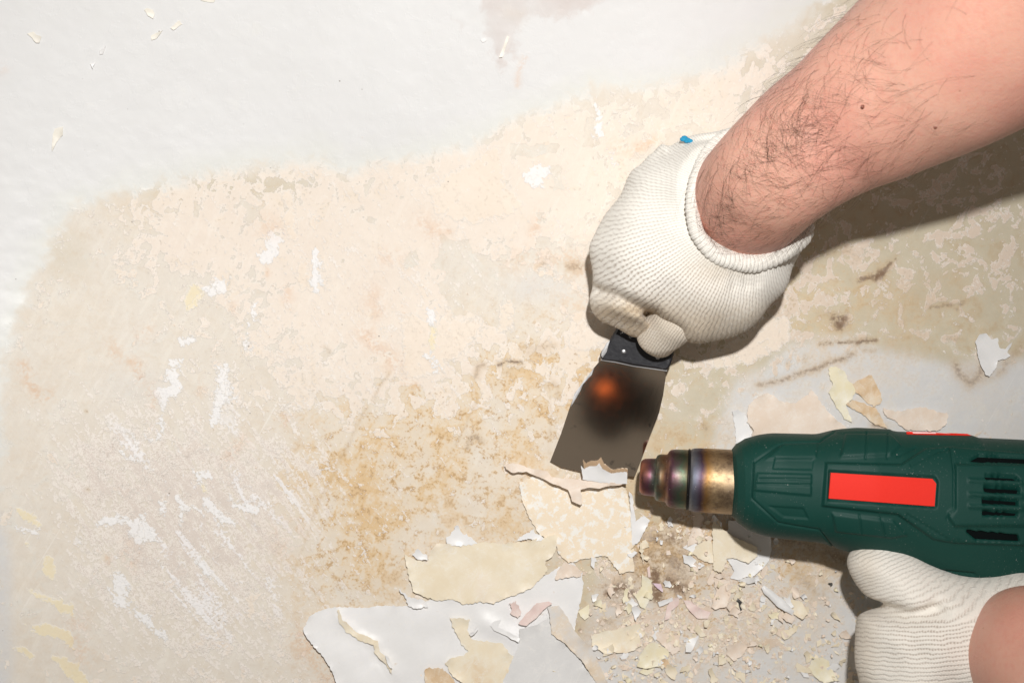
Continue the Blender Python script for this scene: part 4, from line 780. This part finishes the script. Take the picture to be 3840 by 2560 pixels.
def forearm(ctrl, label, flush_n=.3, ns=200, na_=96, flat=1.0):
    c0 = catmull([[*P(x, y, z), r] for x, y, z, r in ctrl], ns); pth = c0[:, :3]; rad = np.maximum(c0[:, 3], .002)
    T, N, B = frames(pth, (0, 0, 1)); a = np.linspace(0, 2 * math.pi, na_, endpoint=False)
    ring = np.cos(a)[None, :, None] * N[:, None] * flat + np.sin(a)[None, :, None] * B[:, None]
    V = pth[:, None] + rad[:, None, None] * ring
    lum = np.array([[mnoise.noise(tuple(p * 28)) for p in row] for row in V]); V = V + (.0022 * lum)[..., None] * ring
    V = V.reshape(-1, 3); F = grid_faces(ns, na_).tolist() + [list(range(na_))[::-1], list(range((ns - 1) * na_, ns * na_))]
    me = mesh('forearm', V, F)
    t = np.linspace(0, 1, ns)
    attr(me, 'flush', np.repeat(np.clip(1 - t * 3.2, 0, 1) * .9 + .15 * np.sin(t * 9) ** 2, na_))
    if me.polygons[len(me.polygons) // 2].normal.dot(me.vertices[me.polygons[len(me.polygons) // 2].vertices[0]].co - Vector(pth[ns // 2])) < 0: me.flip_normals()
    o = under(obj('forearm', me, mat_skin), person); o['label'] = label
    return o, pth, rad, N, B, T
arm1, p1, r1, N1, B1, T1 = forearm([(2770, 830, .030, .024), (2785, 800, .052, .0305), (2812, 755, .080, .0318), (2885, 670, .103, .0328), (3000, 570, .114, .0345), (3140, 465, .123, .0375), (3300, 365, .136, .0425), (3465, 265, .148, .0468), (3690, 115, .168, .0505), (4150, -240, .21, .054), (4700, -700, .26, .056)], 'hairy ruddy forearm reaching down to the scraper', ns=260)
def strands(name, roots, mat, parent, label=None, r=.00006):
    vs, fs = [], []
    for pts, rad in roots:
        k = len(vs); n = len(pts)
        for i, p in enumerate(pts):
            t = pts[min(i + 1, n - 1)] - pts[max(i - 1, 0)]; s = t.cross(Vector((.3, .2, .9)))
            s = s.normalized() if s.length > 1e-9 else Vector((1, 0, 0)); u = t.cross(s).normalized(); w_ = rad * (1 - .75 * i / (n - 1))
            vs += [p + s * w_, p - s * w_ * .5 + u * w_ * .87, p - s * w_ * .5 - u * w_ * .87]
        for i in range(n - 1):
            for j in range(3): fs.append((k + i * 3 + j, k + i * 3 + (j + 1) % 3, k + i * 3 + 3 + (j + 1) % 3, k + i * 3 + 3 + j))
    o = under(obj(name, mesh(name, vs, fs), mat, None), parent); o['kind'] = 'stuff'
    if label: o['label'] = label
    return o
roots = []
inv = None
for i in range(1150):
    t = rng.beta(1.6, 2.8) * .72 + .16; a = rng.normal() * .62 - .2
    if rng.random() < .35: a = rng.uniform(-1.7, 1.7)
    si = int(t * 259); tv = Vector(T1[si]); nu = (Vector((0, 0, 1)) - tv * tv.z).normalized(); n0 = nu * math.cos(a) + tv.cross(nu) * math.sin(a); p = Vector(p1[si]) + n0 * r1[si]; p += n0 * (.0004 + .0022 * mnoise.noise(tuple(p * 28)))
    tg = Vector(T1[si]); tg = (tg - n0 * tg.dot(n0)).normalized(); bi = n0.cross(tg)
    sgn = 1 if math.sin(a) > -.3 else -1
    ang = rng.normal() * .55 + (1.9 if t < .45 else 2.6) * sgn; d = tg * math.cos(ang) + bi * math.sin(ang)
    L = rng.uniform(.010, .030); cv = rng.normal() * .35 + .25; pts = []; q = p - n0 * .001
    for s in range(8):
        pts.append(q.copy()); lift_ = .42 - .11 * s
        q = q + (d + n0 * lift_).normalized() * (L / 7)
        cc, ss_ = math.cos(cv / 4), math.sin(cv / 4); d = (d * cc + n0.cross(d) * ss_).normalized()
    roots.append((pts, rng.uniform(.00003, .00007)))
strands('arm_hair', roots, mat_hair, person, 'dark curling hairs on the forearm').parent = arm1
bpy.data.objects['arm_hair'].location = (0, 0, 0)
bpy.data.objects['arm_hair'].data.transform(__import__('mathutils').Matrix.Identity(4))
for px, py in ((3508, 476), (3235, 400)):
    best = min(range(0, 260), key=lambda i: (topx(*p1[i])[0] - px) ** 2 + (topx(*p1[i])[1] - py) ** 2)
    # lift the mole to the skin along the view ray
    z = p1[best][2] + .03
    for _ in range(20):
        q = np.array(P(px, py, z)); dist = np.min(np.linalg.norm(p1 - q, axis=1) - r1); z -= dist * .8
    mo = dome('mole', px, py, z, .0009, .0004, mat_mole, person); mo.parent = arm1; mo.location = (0, 0, 0)

# ---- knit material
def knit(name, dirtc=(.50, .38, .24)):
    m = M(name); wv = m.attr('wale'); cv = m.attr('course'); st = m.attr('stretch'); dirt = m.attr('dirt')
    wob = m.noise(140, 4, .6); wv2 = m.add(wv, m.mul(m.math('SUBTRACT', wob, .5), 1.5)); fr = m.math('FRACT', wv2); tri = m.math('ABSOLUTE', m.math('SUBTRACT', fr, .5))
    rib = m.math('SUBTRACT', 1.0, m.ss(tri, .18, .5))                       # 1 on the wale, 0 in the gap
    cy2 = m.add(cv, m.mul(tri, 1.1), m.mul(m.noise(90), .6)); stc = m.math('MULTIPLY_ADD', m.math('SINE', m.mul(cy2, 6.2832)), .5, .5)
    hgt = m.add(m.mul(rib, m.add(.80, m.mul(stc, .20))), m.mul(m.noise(1400, 3), .45))
    gap = m.mul(m.math('SUBTRACT', 1.0, rib), m.math('SUBTRACT', 1.0, m.mul(stc, .8)), st)
    d1 = m.noise(45, 5, .6); d2 = m.noise(500, 4, .6)
    cc = m.mix(d1, (.84, .80, .73), (.88, .85, .79)); cc = m.mix(m.mul(dirt, m.ss(m.add(d1, m.mul(m.math('SUBTRACT', d2, .5), .6)), .05, .60), .85), cc, dirtc)
    cc = m.mix(m.mul(m.ss(d2, .62, .75), m.ss(d1, .5, .65), .35), cc, (.48, .36, .26)); cc = m.mix(m.mul(gap, .75), cc, (.30, .21, .15))
    return m.done(cc, .9, m.bump(hgt, .0008, .5), Specular_IOR_Level=.15, Sheen_Weight=.15, Sheen_Roughness=.6)
mat_knit = knit('knitted_cotton')

def glove_mesh(name, f, lo, h):
    V, F = surface_nets(f, lo, h)
    me = mesh(name, V, F)
    # one smoothing pass on vertex positions keeps the surface clean
    n = len(V); E = np.concatenate([F[:, [0, 1]], F[:, [1, 2]], F[:, [2, 3]], F[:, [3, 0]]])
    for _ in range(3):
        s = np.zeros_like(V); c_ = np.zeros(n); np.add.at(s, E[:, 0], V[E[:, 1]]); np.add.at(c_, E[:, 0], 1); np.add.at(s, E[:, 1], V[E[:, 0]]); np.add.at(c_, E[:, 1], 1)
        V = V * .5 + .5 * s / c_[:, None]
    me.vertices.foreach_set('co', V.astype(np.float32).ravel()); me.update()
    return me, V, F
def gridbox(lo, hi, h):
    ax = [np.arange(lo[i], hi[i], h) for i in range(3)]
    return np.stack(np.meshgrid(*ax, indexing='ij'), -1)
def pillow(G, poly, zc, R, zfun=None):
    X_, Y_ = G[..., 0][:, :, 0], G[..., 1][:, :, 0]
    d = poly_sdf(X_, Y_, poly)[:, :, None]; z0 = zc if zfun is None else zfun(X_, Y_)[:, :, None]
    return np.hypot(np.maximum(R - d, 0), G[..., 2] - z0) - R
def tow(pts, z): return [tuple(P(x, y, z)[:2]) for x, y in pts]

# glove on the scraper hand
o1 = C1([(u + (26 if u < 700 else 0), v) for u, v in [(1180, 160), (980, 178), (900, 185), (740, 232), (640, 292), (560, 372), (490, 500), (430, 620), (375, 720), (342, 830), (365, 950), (400, 1070), (395, 1150), (430, 1200), (520, 1235), (620, 1240), (700, 1225), (760, 1270), (860, 1320), (960, 1338), (1050, 1312), (1150, 1252), (1240, 1180), (1300, 1080), (1330, 1000), (1400, 930), (1500, 830), (1450, 500), (1350, 250)]])
h1 = .00125; lo1 = np.array(P(2150, 1400, .03)); lo1[2] = -.004; hi1 = np.array(P(3080, 440, .06)); hi1[2] = .115
G = gridbox(lo1, hi1, h1)
zf1 = lambda X_, Y_: .046 - .10 * np.clip(.085 - X_, 0, .05) + .0 * Y_
f = pillow(G, tow(o1, .042), .042, .034, zf1)
wc = np.array(P(2830, 705, .080)); wb = np.array(P(2760, 800, .035)); wd_ = (wc - wb) / np.linalg.norm(wc - wb)
tt = (G - wb) @ wd_; rad_ = np.linalg.norm(G - wb - tt[..., None] * wd_, axis=-1); ln = np.linalg.norm(wc - wb)
cyl = np.maximum(rad_ - (.030 + .0040 * np.clip(tt / ln, 0, 1)), np.maximum(tt - ln + .008, -tt))
f = smin(f, cyl, .022)
f = smin(f, cone(G, P(2500, 1010, .052), P(2640, 1000, .056), .024, .024), .03)
f = smin(f, cone(G, P(2700, 1100, .046), P(2800, 1010, .052), .022, .022), .02)
kn = cone(G, P(2300, 1130, .036), P(2385, 1185, .036), .0135, .0125)          # folded index finger over the handle
f = smin(f, kn, .008)
for a_, b_ in (((2320, 930), (2430, 985)), ((2312, 1010), (2430, 1060)), ((2325, 1080), (2430, 1125))):   # knuckles and curled fingers beneath
    f = smin(f, cone(G, P(*a_, .028), P(*b_, .016), .0115, .0105), .009)
for a_ in ((2235, 905), (2233, 985), (2250, 1060)):
    f = smin(f, cone(G, P(a_[0] + 95, a_[1], .044), P(a_[0] + 180, a_[1] - 45, .054), .012, .012), .014)
def crease2d(f, G, pts, wd, dep):
    q = [tuple(P(x, y, .06)[:2]) for x, y in pts]; X_, Y_ = G[..., 0][:, :, 0], G[..., 1][:, :, 0]
    d = line_d(X_, Y_, q)[:, :, None]; return f + dep * np.exp(-(d / wd) ** 2) * sstep(G[..., 2], .03, .045)
f = crease2d(f, G, C1([(380, 1075), (470, 1105), (560, 1150), (640, 1190), (700, 1228)]), .0030, .0060)
f = crease2d(f, G, C1([(700, 1228), (770, 1275), (850, 1325)]), .0032, .0050)
f = crease2d(f, G, C1([(690, 1225), (720, 1160), (760, 1080)]), .006, .0022)
for pts, wd, dep in (([(760, 275), (900, 240), (1060, 215)], .004, .0024), ([(660, 350), (830, 300), (980, 290)], .005, .0018), ([(820, 215), (960, 205), (1100, 190)], .003, .0016),
                     ([(1130, 990), (1140, 1070)], .002, .0014), ([(1200, 985), (1215, 1060)], .002, .0016), ([(1260, 980), (1275, 1050)], .002, .0016), ([(1060, 970), (1050, 1040)], .0025, .0010), ([(940, 560), (800, 800), (720, 1000)], .008, .0012), ([(420, 1130), (520, 1190), (600, 1215)], .0016, .0010)):
    f = crease2d(f, G, C1(pts), wd, dep)
f = f + .0011 * (np.sin(G[..., 0] * 170 + G[..., 1] * 90) * np.sin(G[..., 1] * 150 - G[..., 0] * 60 + 1.3))
me, V, F = glove_mesh('work_glove', f, lo1, h1)
X, Y = topx(V[:, 0], V[:, 1], V[:, 2]); cx, cy = 2840, 730
ang = np.arctan2(Y - cy + 20 * np.sin(X / 160), X - cx); ang = np.mod(ang + .35, 2 * math.pi); rd = np.hypot(X - cx, Y - cy)
attr(me, 'wale', ang / (2 * math.pi) * 205); attr(me, 'course', rd / 13 + V[:, 2] * 200)
attr(me, 'stretch', np.clip(.35 + .75 * np.exp(-(((X - 2420) / 200) ** 2 + ((Y - 1040) / 160) ** 2)) + .4 * np.exp(-(((X - 2640) / 90) ** 2 + ((Y - 1110) / 90) ** 2)) - .3 * sstep(-rd, -380, -260), .05, 1))
attr(me, 'dirt', np.clip(sstep(Y, 1040, 1240) * .8 + .7 * np.exp(-(((X - 2350) / 130) ** 2 + ((Y - 1190) / 60) ** 2)) + .5 * np.exp(-(((X - 2680) / 120) ** 2 + ((Y - 1010) / 60) ** 2)) + .3 * sstep(-V[:, 2], -.03, -.01), 0, 1))
gl1 = under(obj('work_glove', me, mat_knit), person); gl1['label'] = 'white knitted cotton glove closed around the scraper handle'
def sub(o, parent):
    o.parent = parent; o.location = (0, 0, 0); return o
# thumb of the glove pressing on the bolster
h = .0008; lo = np.array(P(2360, 1380, .03)); lo[2] = .006; hi = np.array(P(2660, 1080, .05)); hi[2] = .075
G = gridbox(lo, hi, h)
f = cone(G, P(2620, 1140, .046), P(2530, 1205, .048), .0120, .0115); f = smin(f, cone(G, P(2530, 1205, .048), P(2472, 1258, .037), .0115, .0106), .008)
f = smin(f, cone(G, P(2472, 1258, .037), P(2478, 1294, .031), .0102, .0055), .010); f = smin(f, cone(G, P(2478, 1306, .0285), P(2482, 1322, .028), .0022, .0009), .003)
me, V, F = glove_mesh('thumb', f, lo, h); X, Y = topx(V[:, 0], V[:, 1], V[:, 2])
ax_ = np.array([.42, .78]); perp = (X - 2480) * .84 - (Y - 1260) * -.54
attr(me, 'wale', (perp + 160 * (V[:, 2] - .03) / .03 * 0) / 10.5 + 50); attr(me, 'course', ((X - 2480) * -.54 + (Y - 1260) * .84) / 8 + V[:, 2] * 300)
attr(me, 'stretch', np.full(len(V), .55)); attr(me, 'dirt', np.full(len(V), .60))
sub(obj('thumb', me, mat_knit), gl1)
# rolled cuff
cu = C1([(1270, 190), (1190, 190), (1110, 225), (1050, 285), (1000, 375), (965, 480), (955, 590), (968, 690), (1005, 775), (1065, 845), (1140, 880), (1230, 893), (1310, 890), (1400, 850), (1470, 800), (1525, 755), (1545, 700), (1500, 560), (1440, 400), (1350, 260)])
cz = [z_ + .007 for z_ in (.066, .070, .073, .076, .078, .080, .081, .081, .081, .080, .079, .077, .075, .073, .071, .070, .068, .066, .064, .064)]
ring = np.array([P(x, y, z) for (x, y), z in zip(cu, cz)]); ring = np.concatenate([ring, ring[:1]])
nr, nt = 1100, 28; pr_ = catmull(ring, nr + 1)[:-1]; cen = pr_.mean(0)
Tn = np.roll(pr_, -3, 0) - np.roll(pr_, 3, 0); Tn /= np.linalg.norm(Tn, axis=1)[:, None]
out = pr_ - cen; out[:, 2] = 0; out -= Tn * np.sum(out * Tn, 1)[:, None]; out /= np.linalg.norm(out, axis=1)[:, None]; upv = np.cross(out, Tn); upv *= np.sign(upv[:, 2:3])
s = np.arange(nr) / nr; rx = np.interp(s, [0, .12, .3, .45, .6, .72, .8, .9, 1], [.0032, .0034, .0032, .0036, .0048, .0062, .0060, .004, .0032])
ribs = np.abs(np.sin(s * math.pi * 74 + 1.2 * np.sin(s * 23))) ** .7
a = np.linspace(0, 2 * math.pi, nt, endpoint=False)
rr_ = rx[:, None] * (1 + .16 * (ribs[:, None] - .5) * sstep(np.sin(a + .6), -.6, .5)[None]) * (1 + .10 * np.sin(a * 5)[None] * 0)
jit = .0009 * (fbm(s * 40 + 3, s * 0 + 2, 77) - .5)
V = pr_[:, None] + (out * 0 + 0)[:, None] + (rr_[..., None]) * (np.cos(a)[None, :, None] * out[:, None] * 1.15 + np.sin(a)[None, :, None] * upv[:, None] * 1.1) + (jit[:, None] * out)[:, None]
V = V + (out * .0020)[:, None] + np.array([0, 0, .0025])
V2 = np.concatenate([V, V[:1]]).reshape(-1, 3)[:nr * nt]
i = np.arange(nr)[:, None]; j = np.arange(nt)[None]; F = np.stack([i * nt + j, i * nt + (j + 1) % nt, ((i + 1) % nr) * nt + (j + 1) % nt, ((i + 1) % nr) * nt + j], -1).reshape(-1, 4)
me = mesh('cuff', V2, F)
if me.polygons[0].normal.dot(Vector(me.polygons[0].center) - Vector(pr_[0] + out[0] * .0020 + np.array([0, 0, .0025]))) < 0: me.flip_normals()
attr(me, 'wale', np.repeat(s * 148, nt) + np.tile(a, nr) * .35); attr(me, 'course', np.tile(a / 6.283 * 7, nr)); attr(me, 'stretch', np.full(nr * nt, .12)); attr(me, 'dirt', np.full(nr * nt, .02))
sub(obj('cuff', me, mat_knit), gl1)['label'] = 'rolled ribbed cuff of the glove'
# blue thread knot at the cuff
m = M('blue_thread'); mat_blue = m.done((.02, .30, .52), .8)
vs, fs = [], []
for k in range(7):
    c0 = P(2573 + rng.normal() * 7, 524 + rng.normal() * 5, .060 + rng.random() * .002); r = .0009 + .0005 * rng.random(); b = len(vs)
    for i_ in range(5):
        for j_ in range(8):
            q = math.pi * i_ / 4; a_ = j_ / 8 * 6.283; vs.append(c0 + Vector((r * 1.5 * math.sin(q) * math.cos(a_), r * math.sin(q) * math.sin(a_), r * math.cos(q))))
    for i_ in range(4):
        for j_ in range(8): fs.append((b + i_ * 8 + j_, b + (i_ + 1) * 8 + j_, b + (i_ + 1) * 8 + (j_ + 1) % 8, b + i_ * 8 + (j_ + 1) % 8))
sub(obj('thread_knot', mesh('thread_knot', vs, fs), mat_blue), gl1)['label'] = 'small blue thread knot'
def fuzz(me, n, L, parent):
    me.calc_loop_triangles(); co = np.empty(len(me.vertices) * 3, np.float32); me.vertices.foreach_get('co', co); co = co.reshape(-1, 3)
    no = np.empty(len(me.vertices) * 3, np.float32); me.vertices.foreach_get('normal', no); no = no.reshape(-1, 3); roots = []
    for k in rng.integers(0, len(co), n):
        p = Vector(co[k]); nn = Vector(no[k]); d = (nn + Vector(rng.normal(size=3)) * .8).normalized(); l = L * rng.uniform(.4, 1.2); pts = [p]
        for s_ in range(3):
            p = p + d * l / 3; d = (d + Vector(rng.normal(size=3)) * .5).normalized(); pts.append(p.copy())
        roots.append((pts, .00005))
    o = strands('fuzz', roots, mat_fuzz, person); o.parent = parent; o.location = (0, 0, 0); return o
m = M('cotton_fuzz'); mat_fuzz = m.done((.80, .76, .70), .9)
fuzz(gl1.data, 2600, .0022, gl1)

# glove on the heat gun hand
o2 = C3([(935, 925), (960, 870), (1050, 838), (1120, 860), (1190, 900), (1260, 950), (1340, 990), (1430, 1016), (1550, 1012), (1650, 990), (1750, 955), (1850, 940), (2000, 1000), (2000, 1900), (1030, 1900), (1000, 1700), (990, 1568), (975, 1400), (950, 1330), (942, 1270), (968, 1200), (1008, 1150), (1014, 1110), (975, 1060), (945, 1000)])
h2 = .00135; lo2 = np.array(P(3190, 2900, .0)); lo2[0] = P(3190, 0, .12)[0]; lo2[2] = .004; hi2 = np.array(P(4080, 2000, .12)); hi2[0] = P(4080, 0, 0)[0]; hi2[2] = .135
G = gridbox(lo2, hi2, h2)
zf2 = lambda X_, Y_: .062 + .12 * np.clip(X_ - .20, 0, .08)
f = pillow(G, tow(o2, .066), .066, .024, zf2)
f = smin(f, cone(G, P(3283, 2122, .062), P(3420, 2225, .070), .0140, .0170), .012)
f = smin(f, cone(G, P(3520, 2420, .076), P(3800, 2440, .088), .026, .028), .03)
for q in range(4): f = smin(f, cone(G, P(3345, 2390 + q * 95, .076), P(3440, 2380 + q * 95, .086), .013, .014), .016)
for q in range(4): f = smin(f, cone(G, P(3320, 2390 + q * 95, .050), P(3430, 2400 + q * 95, .030), .011, .011), .010)
f = crease2d(f, G, C3([(960, 1130), (1030, 1120), (1120, 1130), (1230, 1090)]), .0045, .0065)
f = crease2d(f, G, C3([(1010, 1140), (1060, 1180), (1120, 1300)]), .006, .0025)
f = f + .0010 * (np.sin(G[..., 0] * 150 + G[..., 1] * 60) * np.sin(G[..., 1] * 170 - G[..., 0] * 40 + .7))
me, V, F = glove_mesh('work_glove', f, lo2, h2); X, Y = topx(V[:, 0], V[:, 1], V[:, 2])
# wales run along the hand, fanning round the thumb
fan = np.clip((2330 - Y) / 180, 0, 1); sl = .16 + .30 * fan
wl = (Y + sl * (X - 3400) - 60 * np.sin((X - 3240) / 240) * (1 - fan)) / 17.0 + (V[:, 2] < .055) * 0
attr(me, 'wale', wl + 40); attr(me, 'course', (X - .2 * Y) / 12.5 + V[:, 2] * 220)
attr(me, 'stretch', np.clip(.25 + .8 * np.exp(-(((X - 3480) / 230) ** 2 + ((Y - 2400) / 150) ** 2)), 0, 1)); attr(me, 'dirt', np.clip(.10 + .3 * sstep(-X, -3330, -3240), 0, 1))
gl2 = under(obj('work_glove', me, mat_knit), person); gl2['label'] = 'white knitted cotton glove wrapped around the heat gun handle'
fuzz(gl2.data, 2000, .0022, gl2)
arm2 = forearm([(3740, 2420, .060, .022), (3810, 2430, .085, .031), (3900, 2470, .112, .0355), (4030, 2550, .140, .037), (4250, 2700, .175, .039), (4700, 3000, .24, .044)], 'bare wrist behind the glove holding the heat gun')[0]

# ---- the photographer's camera, seen as a dim reflection with its orange focus lamp in the blade
pb = PB(*C2([(730, 580)])[0]); vd = (pb - Vector((0, 0, H))).normalized(); rv = vd - 2 * vd.dot(bl_n) * bl_n
cam_c = pb + rv * 1.05
m = M('orange_focus_lamp'); mat_af = m.done((.9, .2, .05), .4, Emission_Color=(1.0, .22, .05), Emission_Strength=5.5)
photo = thing('camera', 'dark camera with orange focus lamp, mirrored in the scraper blade', 'camera', cam_c)
def rbox(name, c0, sx_, sy_, sz_, mat, bev=.008):
    import bmesh
    bm = bmesh.new(); bmesh.ops.create_cube(bm, size=1.0)
    for v in bm.verts: v.co = Vector((v.co.x * sx_, v.co.y * sy_, v.co.z * sz_)) + c0
    bmesh.ops.bevel(bm, geom=bm.edges[:], offset=bev, segments=3, affect='EDGES', profile=.5)
    me = bpy.data.meshes.new(name); bm.to_mesh(me); bm.free(); o = obj(name, me, mat); o.parent = photo; return o
rbox('body', Vector((.012, -.03, .02)), .10, .065, .05, mat_black)
rbox('grip', Vector((.066, -.03, .005)), .026, .06, .06, mat_black)
rbox('viewfinder_hump', Vector((.012, .012, .02)), .06, .035, .05, mat_black)
rbox('lens', Vector((.014, -.036, -.04)), .055, .055, .08, mat_black, .024)
rbox('focus_lamp', Vector((.0, .0, -.012)), .008, .008, .008, mat_af, .002)
